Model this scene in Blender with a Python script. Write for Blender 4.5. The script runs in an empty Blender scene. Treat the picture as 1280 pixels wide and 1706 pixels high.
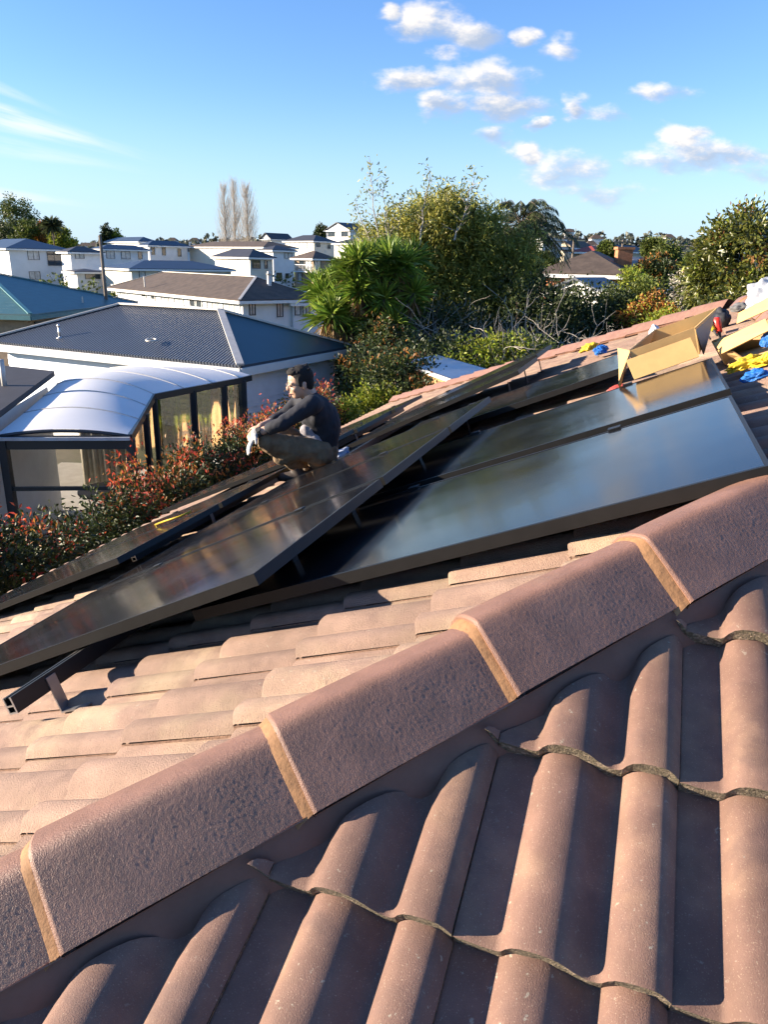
import bpy, bmesh, math, random
import numpy as np
from mathutils import Vector, Matrix, noise

random.seed(11)
rng = np.random.default_rng(11)
R = math.radians
scene = bpy.context.scene
COL = scene.collection

# ------------------------------------------------------------------ camera
CZ = 5.2                                    # eye height above the ground of the plot
FPX, PITCH, ROLL = 1224.58, R(18.779), R(1.2768)   # focal length in photo pixels (1280 x 1706)
_F = np.array([0, math.cos(PITCH), -math.sin(PITCH)])
_U0 = np.array([0, math.sin(PITCH), math.cos(PITCH)])
_X0 = np.array([1.0, 0, 0])
_X = _X0 * math.cos(ROLL) + _U0 * math.sin(ROLL)
_U = _U0 * math.cos(ROLL) - _X0 * math.sin(ROLL)
cam_d = bpy.data.cameras.new('camera')
cam_d.sensor_fit = 'VERTICAL'
cam_d.sensor_height = 36.0
cam_d.lens = FPX / 1706 * 36.0
cam_d.clip_start = 0.05
cam_d.clip_end = 6000
cam = bpy.data.objects.new('camera', cam_d)
COL.objects.link(cam)
_m = Matrix.Identity(4)
for i in range(3):
    _m[i][0], _m[i][1], _m[i][2] = _X[i], _U[i], -_F[i]
_m[2][3] = CZ
cam.matrix_world = _m
scene.camera = cam

# ------------------------------------------------------------------ light
SUN_AZ, SUN_EL = R(-92.0), R(13.6)          # azimuth measured from +Y towards +X
EXPOSURE = 1.62
world = bpy.data.worlds.new('World')
scene.world = world
world.use_nodes = True
sun_d = bpy.data.lights.new('sun', 'SUN')
sun_d.energy = 5.0
sun_d.angle = R(0.55)
sun_d.color = (1.0, 0.84, 0.65)
sun = bpy.data.objects.new('sun', sun_d)
COL.objects.link(sun)
_sd = Vector((math.sin(SUN_AZ) * math.cos(SUN_EL), math.cos(SUN_AZ) * math.cos(SUN_EL), math.sin(SUN_EL)))
sun.rotation_euler = _sd.to_track_quat('Z', 'Y').to_euler()
sun.location = (-30, 0, 30)
scene.view_settings.view_transform = 'Standard'
scene.view_settings.look = 'None'
scene.view_settings.exposure = EXPOSURE
scene.view_settings.gamma = 1.0
scene.view_settings.use_curve_mapping = False
scene.cycles.max_bounces = 5
scene.cycles.diffuse_bounces = 2
scene.cycles.use_denoising = True
scene.cycles.use_adaptive_sampling = True
scene.cycles.adaptive_threshold = .02
scene.cycles.transparent_max_bounces = 10
scene.cycles.caustics_reflective = False
scene.cycles.caustics_refractive = False


def ray(x, y):
    return _F + _X * (x - 640) / FPX - _U * (y - 853) / FPX


def at(x, y, Y):
    """world point seen at photo pixel x, y at forward distance Y"""
    d = ray(x, y)
    return Vector(d * (Y / d[1])) + Vector((0, 0, CZ))


def on_z(x, y, z):
    d = ray(x, y)
    return Vector(d * ((z - CZ) / d[2])) + Vector((0, 0, CZ))


# ------------------------------------------------------------------ node helpers
class NT:
    def __init__(s, tree):
        s.t = tree
        s.n = tree.nodes
        s.l = tree.links

    def node(s, typ, **kw):
        n = s.n.new(typ)
        for k, v in kw.items():
            setattr(n, k, v)
        return n

    def put(s, node, idx, val):
        if hasattr(val, 'is_linked') or isinstance(val, bpy.types.NodeSocket):
            s.l.new(val, node.inputs[idx])
        else:
            node.inputs[idx].default_value = val

    def math(s, op, a, b=0.0, c=None, clamp=False):
        n = s.node('ShaderNodeMath', operation=op, use_clamp=clamp)
        s.put(n, 0, a)
        s.put(n, 1, b)
        if c is not None:
            s.put(n, 2, c)
        return n.outputs[0]

    def mix(s, fac, a, b, mode='MIX'):
        n = s.node('ShaderNodeMix', data_type='RGBA', blend_type=mode)
        s.put(n, 0, fac)
        s.put(n, 6, a if not isinstance(a, tuple) else (*a[:3], 1))
        s.put(n, 7, b if not isinstance(b, tuple) else (*b[:3], 1))
        return n.outputs[2]

    def noise(s, vec, scale, detail=4, rough=0.55, dist=0.0):
        n = s.node('ShaderNodeTexNoise')
        if vec is not None:
            s.l.new(vec, n.inputs['Vector'])
        n.inputs['Scale'].default_value = scale
        n.inputs['Detail'].default_value = detail
        n.inputs['Roughness'].default_value = rough
        n.inputs['Distortion'].default_value = dist
        return n.outputs[0]

    def ramp(s, fac, lo, hi, a=0.0, b=1.0, smooth=True):
        n = s.node('ShaderNodeMapRange', interpolation_type='SMOOTHSTEP' if smooth else 'LINEAR')
        s.put(n, 0, fac)
        n.inputs[1].default_value = lo
        n.inputs[2].default_value = hi
        n.inputs[3].default_value = a
        n.inputs[4].default_value = b
        return n.outputs[0]


# ------------------------------------------------------------------ sky
def build_sky():
    nt = NT(world.node_tree)
    nt.n.clear()
    out = nt.node('ShaderNodeOutputWorld')
    sky = nt.node('ShaderNodeTexSky', sky_type='NISHITA')
    sky.sun_disc = False
    sky.sun_elevation = SUN_EL
    sky.sun_rotation = SUN_AZ
    sky.altitude = 20
    sky.air_density = 1.0
    sky.dust_density = 0.0
    sky.ozone_density = 3.0
    tc = nt.node('ShaderNodeTexCoord')
    sep = nt.node('ShaderNodeSeparateXYZ')
    nt.l.new(tc.outputs['Generated'], sep.inputs[0])
    X, Y, Z = sep.outputs
    ys = nt.math('MAXIMUM', Y, 0.05)
    u = nt.math('DIVIDE', X, ys)
    v = nt.math('DIVIDE', Z, ys)
    comb = nt.node('ShaderNodeCombineXYZ')
    nt.put(comb, 0, u)
    nt.put(comb, 1, nt.math('MULTIPLY', v, 1.9))
    vec = comb.outputs[0]
    # cumulus: photo pixel centre, half sizes, weight
    blobs = [(640, 20, 28, 16, .9), (715, 38, 70, 32, 1), (785, 58, 60, 26, 1), (876, 66, 28, 15, .9), (945, 78, 36, 20, .7),
             (690, 138, 72, 20, 1), (800, 132, 95, 34, 1), (742, 92, 36, 16, .7), (745, 178, 48, 24, 1), (835, 175, 75, 26, .9),
             (958, 178, 36, 22, 1), (1015, 187, 48, 17, .7), (1095, 154, 72, 17, .8), (904, 207, 20, 11, 1), (822, 221, 38, 17, .85),
             (872, 250, 38, 22, 1), (935, 282, 95, 38, .75), (1005, 322, 95, 18, .6), (1138, 228, 50, 26, 1.15), (1190, 258, 120, 30, .95),
             (1095, 272, 85, 24, .7), (1255, 290, 70, 18, .6)]
    wob = nt.node('ShaderNodeTexNoise')
    nt.l.new(vec, wob.inputs['Vector'])
    wob.inputs['Scale'].default_value = 16
    wob.inputs['Detail'].default_value = 4
    sub = nt.node('ShaderNodeVectorMath', operation='SUBTRACT')
    nt.l.new(wob.outputs['Color'], sub.inputs[0])
    sub.inputs[1].default_value = (.5, .5, .5)
    sc = nt.node('ShaderNodeVectorMath', operation='MULTIPLY')
    nt.l.new(sub.outputs[0], sc.inputs[0])
    sc.inputs[1].default_value = (.085, .035, 0)
    base = nt.node('ShaderNodeCombineXYZ')
    nt.put(base, 0, u)
    nt.put(base, 1, v)
    add = nt.node('ShaderNodeVectorMath', operation='ADD')
    nt.l.new(base.outputs[0], add.inputs[0])
    nt.l.new(sc.outputs[0], add.inputs[1])
    wv = add.outputs[0]
    mask, hsum = None, None
    for px, py, rx, ry, w in blobs:
        d = ray(px, py)
        cu, cv = d[0] / d[1], d[2] / d[1]
        s1 = nt.node('ShaderNodeVectorMath', operation='SUBTRACT')
        nt.l.new(wv, s1.inputs[0])
        s1.inputs[1].default_value = (cu, cv, 0)
        s2 = nt.node('ShaderNodeVectorMath', operation='MULTIPLY')
        nt.l.new(s1.outputs[0], s2.inputs[0])
        s2.inputs[1].default_value = (FPX / rx / 1.15, FPX / ry / 1.1, 0)
        ln = nt.node('ShaderNodeVectorMath', operation='LENGTH')
        nt.l.new(s2.outputs[0], ln.inputs[0])
        m = nt.ramp(ln.outputs['Value'], 0.15, 1.15, w, 0.0)
        sp = nt.node('ShaderNodeSeparateXYZ')
        nt.l.new(s2.outputs[0], sp.inputs[0])
        hh = nt.math('MULTIPLY', nt.math('SUBTRACT', sp.outputs[1], nt.math('MULTIPLY', sp.outputs[0], .55)), m)
        mask = m if mask is None else nt.math('MAXIMUM', mask, m)
        hsum = hh if hsum is None else nt.math('ADD', hsum, hh)
    # loose small clouds everywhere else on the dome, above the horizon
    dome = nt.noise(tc.outputs['Generated'], 3.1, 3, .5)
    domem = nt.math('MULTIPLY', nt.ramp(dome, .60, .74), nt.ramp(Y, .55, .2))
    domem = nt.math('MULTIPLY', domem, nt.ramp(Z, .02, .2))
    det = nt.noise(vec, 30, 5, .6)
    det2 = nt.noise(vec, 9, 2, .5)
    dens = nt.math('ADD', mask, nt.math('MULTIPLY', nt.math('SUBTRACT', det, .5), 1.25))
    dens = nt.math('ADD', dens, nt.math('MULTIPLY', nt.math('SUBTRACT', det2, .5), .7))
    cl = nt.math('MULTIPLY', nt.ramp(dens, .14, 1.08), nt.ramp(mask, .02, .40))
    cl = nt.math('MULTIPLY', cl, nt.ramp(Y, .2, .55))
    cl = nt.math('MAXIMUM', cl, domem)
    shade = nt.ramp(nt.math('ADD', hsum, nt.math('MULTIPLY', nt.math('SUBTRACT', det, .5), 1.6)), -.35, .45)
    # cirrus streaks low on the left
    cir = None
    for (x0, y0, x1, y1, wd, w) in [(-260, 120, 330, 285, 30, .85), (-200, 210, 330, 300, 20, .35), (-260, 290, 220, 350, 18, .75), (-200, 60, 160, 215, 16, .4)]:
        a = ray(x0, y0)
        b = ray(x1, y1)
        a = np.array([a[0] / a[1], a[2] / a[1]])
        b = np.array([b[0] / b[1], b[2] / b[1]])
        L = np.linalg.norm(b - a)
        t = (b - a) / L
        n = np.array([-t[1], t[0]])
        al = nt.math('DIVIDE', nt.math('ADD', nt.math('MULTIPLY', nt.math('SUBTRACT', u, float(a[0])), float(t[0])),
                                       nt.math('MULTIPLY', nt.math('SUBTRACT', v, float(a[1])), float(t[1]))), float(L))
        ac = nt.math('ADD', nt.math('MULTIPLY', nt.math('SUBTRACT', u, float(a[0])), float(n[0])),
                     nt.math('MULTIPLY', nt.math('SUBTRACT', v, float(a[1])), float(n[1])))
        cc = nt.node('ShaderNodeCombineXYZ')
        nt.put(cc, 0, nt.math('MULTIPLY', al, 1.2))
        nt.put(cc, 1, nt.math('MULTIPLY', ac, 34))
        st = nt.noise(cc.outputs[0], 2.2, 3, .6)
        wdt = nt.math('MULTIPLY', nt.ramp(al, 0.1, 1.0, 1.0, .25), wd / FPX)
        prof = nt.math('SUBTRACT', 1.0, nt.math('POWER', nt.math('DIVIDE', ac, wdt), 2), clamp=True)
        mm = nt.math('MULTIPLY', nt.math('MULTIPLY', prof, nt.ramp(al, 1.0, .45)), nt.ramp(st, .3, .72))
        mm = nt.math('MULTIPLY', nt.math('MULTIPLY', mm, w), nt.ramp(al, -.6, .1))
        cir = mm if cir is None else nt.math('MAXIMUM', cir, mm)
    cir = nt.math('MULTIPLY', cir, nt.ramp(Y, .2, .55))
    SK = 0.088
    skyc = nt.mix(1.0, sky.outputs[0], (SK, SK, SK), 'MULTIPLY')
    hs = nt.node('ShaderNodeHueSaturation')
    hs.inputs['Saturation'].default_value = 1.12
    nt.l.new(skyc, hs.inputs['Color'])
    skyc = nt.mix(nt.ramp(Z, .20, -.02, 0, .85), nt.mix(1.0, hs.outputs[0], (.96, .93, 1.10), 'MULTIPLY'), (.175, .26, .36))
    ccol = nt.mix(shade, (.165, .195, .25), (.40, .37, .335))
    c1 = nt.mix(nt.math('MULTIPLY', cir, 1.0), skyc, (.34, .355, .36))
    c2 = nt.mix(nt.math('MULTIPLY', cl, .93), c1, ccol)
    bg = nt.node('ShaderNodeBackground')
    nt.l.new(c2, bg.inputs[0])
    bg.inputs[1].default_value = 1.0
    nt.l.new(bg.outputs[0], out.inputs[0])


build_sky()
world.cycles.sampling_method = "MANUAL"
world.cycles.sample_map_resolution = 256

# ------------------------------------------------------------------ materials
MATS = {}


def mat(name, col, rough=.7, metal=0.0, var=.12, vscale=6.0, bump=0.0, bscale=60.0, bdist=.002, col2=None, c2lo=.45, c2hi=.65, c2scale=3.0,
        spec=.5, objrand=0.0, island=0.0, transl=0.0, coords='Object', speck=None, speck_scale=300, speck_lo=.62, speck_hi=.72, lichen=None, stain=None):
    if name in MATS:
        return MATS[name]
    m = bpy.data.materials.new(name)
    m.use_nodes = True
    nt = NT(m.node_tree)
    bs = nt.n['Principled BSDF']
    tc = nt.node('ShaderNodeTexCoord')
    vec = tc.outputs[coords] if coords != 'Position' else nt.node('ShaderNodeNewGeometry').outputs['Position']
    c = (*col, 1)
    cur = None
    base = nt.node('ShaderNodeRGB')
    base.outputs[0].default_value = c
    cur = base.outputs[0]
    if col2 is not None:
        cur = nt.mix(nt.ramp(nt.noise(vec, c2scale, 5, .6), c2lo, c2hi), cur, col2)
    if speck is not None:
        cur = nt.mix(nt.ramp(nt.noise(vec, speck_scale, 2, .5), speck_lo, speck_hi), cur, speck)
    if lichen is not None:
        cur = nt.mix(nt.math('MULTIPLY', nt.ramp(nt.noise(vec, 75, 3, .6), .66, .72), nt.ramp(nt.noise(vec, 4.5, 2, .5), .42, .62)), cur, lichen)
    if stain is not None:
        cur = nt.mix(nt.math('MULTIPLY', nt.ramp(nt.noise(vec, 7.0, 5, .65), .52, .70), .6), cur, stain)
    if var:
        f = nt.ramp(nt.noise(vec, vscale, 6, .65), .3, .7, 1 - var, 1 + var)
        if objrand:
            oi = nt.node('ShaderNodeObjectInfo')
            f = nt.math('MULTIPLY', f, nt.ramp(oi.outputs['Random'], 0, 1, 1 - objrand, 1 + objrand, False))
        if island:
            gi = nt.node('ShaderNodeNewGeometry')
            f = nt.math('MULTIPLY', f, nt.ramp(gi.outputs['Random Per Island'], 0, 1, 1 - island, 1 + island, False))
        vm = nt.node('ShaderNodeVectorMath', operation='SCALE')
        nt.l.new(cur, vm.inputs[0])
        nt.put(vm, 3, f)
        cur = vm.outputs[0]
    nt.l.new(cur, bs.inputs['Base Color'])
    bs.inputs['Roughness'].default_value = rough
    bs.inputs['Metallic'].default_value = metal
    bs.inputs['Specular IOR Level'].default_value = spec
    if bump:
        b = nt.node('ShaderNodeBump')
        b.inputs['Strength'].default_value = bump
        b.inputs['Distance'].default_value = bdist
        nt.l.new(nt.noise(vec, bscale, 3, .6), b.inputs['Height'])
        nt.l.new(b.outputs[0], bs.inputs['Normal'])
    if transl:
        tr = nt.node('ShaderNodeBsdfTranslucent')
        nt.l.new(cur, tr.inputs[0])
        mx = nt.node('ShaderNodeMixShader')
        mx.inputs[0].default_value = transl
        nt.l.new(bs.outputs[0], mx.inputs[1])
        nt.l.new(tr.outputs[0], mx.inputs[2])
        nt.l.new(mx.outputs[0], nt.n['Material Output'].inputs[0])
    MATS[name] = m
    return m


def clear_mat(name, col, fac, rough=.08):
    """thin clear sheet: part see-through, part glossy"""
    m = bpy.data.materials.new(name)
    m.use_nodes = True
    nt = NT(m.node_tree)
    nt.n.remove(nt.n['Principled BSDF'])
    g = nt.node('ShaderNodeBsdfGlossy')
    g.inputs['Roughness'].default_value = rough
    g.inputs['Color'].default_value = (.9, .9, .9, 1)
    t = nt.node('ShaderNodeBsdfTransparent')
    t.inputs[0].default_value = (*col, 1)
    fr = nt.node('ShaderNodeFresnel')
    fr.inputs[0].default_value = 1.5
    tc = nt.node('ShaderNodeTexCoord')
    b = nt.node('ShaderNodeBump')
    b.inputs['Strength'].default_value = .10
    b.inputs['Distance'].default_value = .02
    nt.l.new(nt.noise(tc.outputs['Object'], 1.6, 3), b.inputs['Height'])
    nt.l.new(b.outputs[0], g.inputs['Normal'])
    mx = nt.node('ShaderNodeMixShader')
    nt.l.new(nt.math('ADD', nt.math('MULTIPLY', fr.outputs[0], .9), fac, clamp=True), mx.inputs[0])
    nt.l.new(t.outputs[0], mx.inputs[1])
    nt.l.new(g.outputs[0], mx.inputs[2])
    nt.l.new(mx.outputs[0], nt.n['Material Output'].inputs[0])
    return m


# ------------------------------------------------------------------ object helpers
def tag(o, label=None, cat=None, group=None, kind=None):
    if label:
        o['label'] = label
    if cat:
        o['category'] = cat
    if group:
        o['group'] = group
    if kind:
        o['kind'] = kind
    return o


def empty(name, loc, label=None, cat=None, group=None):
    o = bpy.data.objects.new(name, None)
    o.empty_display_size = .2
    COL.objects.link(o)
    o.location = loc
    return tag(o, label, cat, group)


def wmat(o):
    w = o.matrix_basis.copy()
    return w if o.parent is None else wmat(o.parent) @ o.matrix_parent_inverse @ w


def attach(o, parent):
    """parent keeping o's own transform as its place in the world"""
    if parent is not None:
        o.parent = parent
        o.matrix_parent_inverse = wmat(parent).inverted()
    return o


def mesh_obj(name, verts, faces, mats, parent=None, smooth=False, midx=None):
    me = bpy.data.meshes.new(name)
    me.from_pydata([tuple(map(float, v)) for v in verts], [], faces)
    me.update()
    o = bpy.data.objects.new(name, me)
    for m in (mats if isinstance(mats, (list, tuple)) else [mats]):
        me.materials.append(m)
    if midx is not None:
        me.polygons.foreach_set('material_index', midx)
    if smooth:
        me.polygons.foreach_set('use_smooth', [True] * len(me.polygons))
    COL.objects.link(o)
    return attach(o, parent)


def bm_obj(name, bm, mats, parent=None, smooth=False):
    me = bpy.data.meshes.new(name)
    bm.to_mesh(me)
    bm.free()
    o = bpy.data.objects.new(name, me)
    for m in (mats if isinstance(mats, (list, tuple)) else [mats]):
        me.materials.append(m)
    if smooth:
        me.polygons.foreach_set('use_smooth', [True] * len(me.polygons))
    COL.objects.link(o)
    return attach(o, parent)


class MB:
    """collects simple solids into one mesh"""

    def __init__(s):
        s.v = []
        s.f = []

    def hexa(s, p):                       # 8 points: bottom 4 (ccw from above), top 4
        n = len(s.v)
        s.v += [tuple(q) for q in p]
        for q in ((3, 2, 1, 0), (4, 5, 6, 7), (0, 1, 5, 4), (1, 2, 6, 5), (2, 3, 7, 6), (3, 0, 4, 7)):
            s.f.append([n + i for i in q])
        return s

    def box(s, o, ax, ay, az):            # origin corner and three edge vectors
        o, ax, ay, az = Vector(o), Vector(ax), Vector(ay), Vector(az)
        if ax.cross(ay).dot(az) < 0:
            ax, ay = ay, ax
        return s.hexa([o, o + ax, o + ax + ay, o + ay, o + az, o + ax + az, o + ax + ay + az, o + ay + az])

    def bar(s, a, b, w, h, up=(0, 0, 1)):
        a, b = Vector(a), Vector(b)
        d = (b - a).normalized()
        sd = d.cross(Vector(up))
        if sd.length < 1e-4:
            sd = d.cross(Vector((1, 0, 0)))
        sd.normalize()
        u = sd.cross(d)
        return s.box(a - sd * w / 2 - u * h / 2, b - a, sd * w, u * h)

    def tube(s, pts, radii, seg=8, cap=True):
        pts = [Vector(p) for p in pts]
        if not isinstance(radii, (list, tuple)):
            radii = [radii] * len(pts)
        n0 = len(s.v)
        ref = None
        for i, p in enumerate(pts):
            d = (pts[min(i + 1, len(pts) - 1)] - pts[max(i - 1, 0)]).normalized()
            if ref is None:
                ref = d.orthogonal().normalized()
            ref = (ref - d * ref.dot(d))
            if ref.length < 1e-5:
                ref = d.orthogonal()
            ref.normalize()
            bi = d.cross(ref)
            for k in range(seg):
                a = 2 * math.pi * k / seg
                s.v.append(tuple(p + (ref * math.cos(a) + bi * math.sin(a)) * radii[i]))
        for i in range(len(pts) - 1):
            for k in range(seg):
                a = n0 + i * seg + k
                b = n0 + i * seg + (k + 1) % seg
                s.f.append([a, b, b + seg, a + seg])
        if cap:
            s.f.append([n0 + k for k in range(seg)][::-1])
            s.f.append([n0 + (len(pts) - 1) * seg + k for k in range(seg)])
        return s

    def poly(s, pts):
        n = len(s.v)
        s.v += [tuple(p) for p in pts]
        s.f.append(list(range(n, n + len(pts))))
        return s

    def slab(s, pts, th):                 # polygon given thickness along its normal (downwards)
        pts = [Vector(p) for p in pts]
        nrm = (pts[1] - pts[0]).cross(pts[2] - pts[0]).normalized()
        lo = [p - nrm * th for p in pts]
        n = len(s.v)
        k = len(pts)
        s.v += [tuple(p) for p in pts] + [tuple(p) for p in lo]
        s.f.append(list(range(n, n + k)))
        s.f.append(list(range(n + k, n + 2 * k))[::-1])
        for i in range(k):
            j = (i + 1) % k
            s.f.append([n + i, n + k + i, n + k + j, n + j])
        return s

    def build(s, name, mats, parent=None, smooth=False):
        return mesh_obj(name, s.v, s.f, mats, parent, smooth)


def bevel(o, w=.004, seg=2):
    b = o.modifiers.new('bevel', 'BEVEL')
    b.width = w
    b.segments = seg
    b.limit_method = 'ANGLE'
    return o


# ------------------------------------------------------------------ our house: tiled hip roof
AZ, SL = R(19.235), R(22.7686)
AD = Vector((math.sin(AZ), math.cos(AZ), 0))              # along the courses of the panel slope
BD = Vector((math.cos(AZ), -math.sin(AZ), 0))             # up the panel slope, in plan
UZ = Vector((0, 0, 1))
TS, CS, SS = math.tan(SL), math.cos(SL), math.sin(SL)
H0 = Vector((-0.41533645, 1.00973189, -0.94546815 + CZ))  # a point on the near hip
GAUGE, COVER = .331, .300
RIDGE_B, EAVE_B, FAR_A = 1.5, -3.75, 8.45
F_DROP = .026
UPF = BD * CS + UZ * SS
NRF = UZ * CS - BD * SS
UPN = AD * CS + UZ * SS
NRN = UZ * CS - AD * SS


def FO(a, b, c=0.0):
    """point on the panel slope: along the courses, up the slope, above the surface"""
    return H0 + AD * a + UPF * b + NRF * c


def FS(a, b, c=0.0):
    return FO(a, b, c) - NRF * .024


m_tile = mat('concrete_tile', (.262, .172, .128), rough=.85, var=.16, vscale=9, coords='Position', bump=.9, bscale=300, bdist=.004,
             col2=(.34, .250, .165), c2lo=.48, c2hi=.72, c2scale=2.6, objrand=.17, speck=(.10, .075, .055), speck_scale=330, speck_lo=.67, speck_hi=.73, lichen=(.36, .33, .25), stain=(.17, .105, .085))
m_tile_n = mat('concrete_tile_shaded_slope', (.172, .098, .074), rough=.8, var=.14, vscale=12, coords='Position', bump=.5, bscale=480, bdist=.002,  # darker, browner tile copy for the near slope, its shade put into the colour
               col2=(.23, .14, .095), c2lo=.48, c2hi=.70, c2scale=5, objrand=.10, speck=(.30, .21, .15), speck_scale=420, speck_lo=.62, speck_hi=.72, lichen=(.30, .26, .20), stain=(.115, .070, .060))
m_nose = mat('mossy_tile_edge', (.16, .13, .085), rough=.95, var=.5, vscale=160, coords='Position', bump=1.0, bscale=260, bdist=.006,
             col2=(.34, .26, .19), c2lo=.5, c2hi=.7, c2scale=70)
m_cap = mat('ridge_cap_coating', (.245, .132, .092), rough=.48, var=.14, vscale=14, coords='Position', bump=.7, bscale=430, bdist=.0022,
            col2=(.24, .15, .10), c2lo=.58, c2hi=.8, c2scale=4)
m_mortar = mat('ochre_pointing', (.27, .140, .062), rough=.8, var=.2, vscale=40, coords='Position', bump=.5, bscale=120, bdist=.003,
               col2=(.26, .14, .06), c2lo=.55, c2hi=.75, c2scale=25)
m_bed = mat('painted_bedding', (.16, .085, .062), rough=.75, var=.12, vscale=10, coords='Position', bump=.35, bscale=45, bdist=.006)
m_deck = mat('roof_underlay', (.06, .05, .05), rough=.9)
m_white = mat('white_paint', (.68, .68, .66), rough=.55, var=.05, vscale=2)
m_brickw = mat('house_brick', (.32, .19, .13), rough=.85, var=.2, vscale=12)

house = empty('tiled_roof_house', (1.5, 4.0, 0), 'brown concrete tiled hip roof of the house in the foreground', 'house')

# deck under the tiles (four slopes), walls, eaves
zH = H0.z


def plan(a, b, z):
    p = H0 + AD * a + BD * b
    p.z = z
    return p


zr = zH + RIDGE_B * TS - .03
ze = zH + EAVE_B * TS - .03
EB2 = RIDGE_B + (RIDGE_B - EAVE_B)                         # far side eave
r0, r1 = plan(RIDGE_B, RIDGE_B, zr), plan(FAR_A - RIDGE_B, RIDGE_B, zr)
c00, c10 = plan(EAVE_B, EAVE_B, ze), plan(FAR_A - EAVE_B, EAVE_B, ze)
c11, c01 = plan(FAR_A - EAVE_B, EB2, ze), plan(EAVE_B, EB2, ze)
deck = MB()
for f in ([c00, r0, r1, c10], [c01, r0, c00], [c10, r1, c11], [c11, r1, r0, c01]):
    p = [q - UZ * .06 for q in f]
    deck.poly(p[::-1])
roof = deck.build('hip_roof', [m_deck, m_tile], house)
for k in (2, 3):                                           # the two slopes out of sight carry no single tiles
    roof.data.polygons[k].material_index = 1
ins = .55
w = MB()
wb = [plan(EAVE_B + ins, EAVE_B + ins, 0), plan(FAR_A - EAVE_B - ins, EAVE_B + ins, 0), plan(FAR_A - EAVE_B - ins, EB2 - ins, 0), plan(EAVE_B + ins, EB2 - ins, 0)]
for i in range(4):
    p, q = wb[i], wb[(i + 1) % 4]
    w.poly([p, q, q + UZ * (ze - .05), p + UZ * (ze - .05)])
w.build('wall', m_brickw, house)
g = MB()
cs = [c00, c10, c11, c01]
for i in range(4):
    p, q = cs[i], cs[(i + 1) % 4]
    g.bar(p - UZ * .07, q - UZ * .07, .11, .10)
g.build('gutter', mat('brown_gutter', (.12, .07, .05), rough=.4), house)

# --- one roof tile, double roll, shared by all
TX = [0, .010, .030, .060, .066, .071, .077, .086, .098, .112, .126, .139, .151, .162, .172, .182, .192, .201, .206, .211, .217, .226, .239, .256, .271, .281, .290, .296, .300]
TH = [.004, .004, .001, .000, .001, .005, .015, .024, .0290, .0305, .0305, .0288, .0245, .0175, .0095, .004, .000, .000, .001, .005, .015, .024, .029, .0305, .0302, .0275, .0205, .0130, .0095]


def tile_geo(length=.40, thick=.034, drop=.036):
    v, f, mi = [], [], []
    rows = [(.000, -.0035), (.007, 0.0), (length, 0.0)]
    nx = len(TX)
    for y, dz in rows:
        for x, h in zip(TX, TH):
            v.append((x, y, h + dz + drop * (1 - y / GAUGE)))
    for j in range(2):
        for i in range(nx - 1):
            a = j * nx + i
            f.append((a, a + 1, a + nx + 1, a + nx))
            mi.append(0)
    n = len(v)                                             # nose
    for x, h in zip(TX, TH):
        v.append((x, 0, h - .0035 + drop))
    for k, (x, h) in enumerate(zip(TX, TH)):
        v.append((x, .004, h + drop - thick - .003 * math.sin(k * 1.7)))
    for i in range(nx - 1):
        f.append((n + nx + i, n + nx + i + 1, n + i + 1, n + i))
        mi.append(1)
    n = len(v)                                             # two side edges
    for x, h in ((TX[0], TH[0]), (TX[-1], TH[-1])):
        v += [(x, 0, h + drop - .004), (x, length, h + drop * (1 - length / GAUGE)), (x, length, h - .018 - .004), (x, 0, h + drop - thick)]
    f += [(n, n + 1, n + 2, n + 3), (n + 7, n + 6, n + 5, n + 4)]
    mi += [1, 1]
    return v, f, mi


TH = [h * 1.22 for h in TH]
TV, TF, TM = tile_geo()
TVF = tile_geo(thick=.020, drop=.023)[0]


def tile_mesh(name, mats, tv):
    me = bpy.data.meshes.new(name)
    me.from_pydata(tv, [], TF)
    me.polygons.foreach_set('material_index', TM)
    me.polygons.foreach_set('use_smooth', [m == 0 for m in TM])
    for m in mats:
        me.materials.append(m)
    return me


m_nose_f = mat('worn_tile_edge', (.26, .165, .115), rough=.95, var=.3, vscale=120, coords='Position', bump=.8, bscale=260, bdist=.005)
me_tf = tile_mesh('tile', [m_tile, m_nose_f], TVF)
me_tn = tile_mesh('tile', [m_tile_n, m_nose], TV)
HIPN = (AD - BD).normalized()                              # plan normal of the near hip, towards the panel slope
HIP_O = H0 + (BD - AD) * .031
FARN = -(AD + BD).normalized()                             # plan normal of the far hip, towards the panel slope
FAR_O = H0 + AD * FAR_A


def frame_mat(o, x, y, z):
    m = Matrix.Identity(4)
    for i in range(3):
        m[i][0], m[i][1], m[i][2], m[i][3] = x[i], y[i], z[i], o[i]
    return m


tiles = []                                                 # (matrix, mesh kind, clip planes, distance)
XF, XN = -AD, BD
jit = random.Random(3)
for j in range(-12, 5):                                    # panel slope
    b = -.006 + j * GAUGE
    if b * CS < EAVE_B - .02 or b * CS > RIDGE_B - .05:
        continue
    for i in range(-14, 46):
        a = .042 + i * COVER                               # tile spans a .. a-.3 (x runs towards the camera side)
        B0, B1 = b * CS, (b + .40) * CS
        if a < B0 - .062 or a - .3 > FAR_A - B0:
            continue
        M = frame_mat(FS(a + jit.uniform(-.002, .002), b + jit.uniform(-.004, .004), jit.uniform(-.001, .002) - .003), XF, UPF, NRF)
        clips = []
        if a - .3 < B1 - .062:
            clips.append((HIP_O, HIPN))
        if a > FAR_A - B1:
            clips.append((FAR_O, FARN))
        if b + .40 > RIDGE_B / CS:
            clips.append((r0, -BD))
        tiles.append((M, 0, clips))
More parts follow.
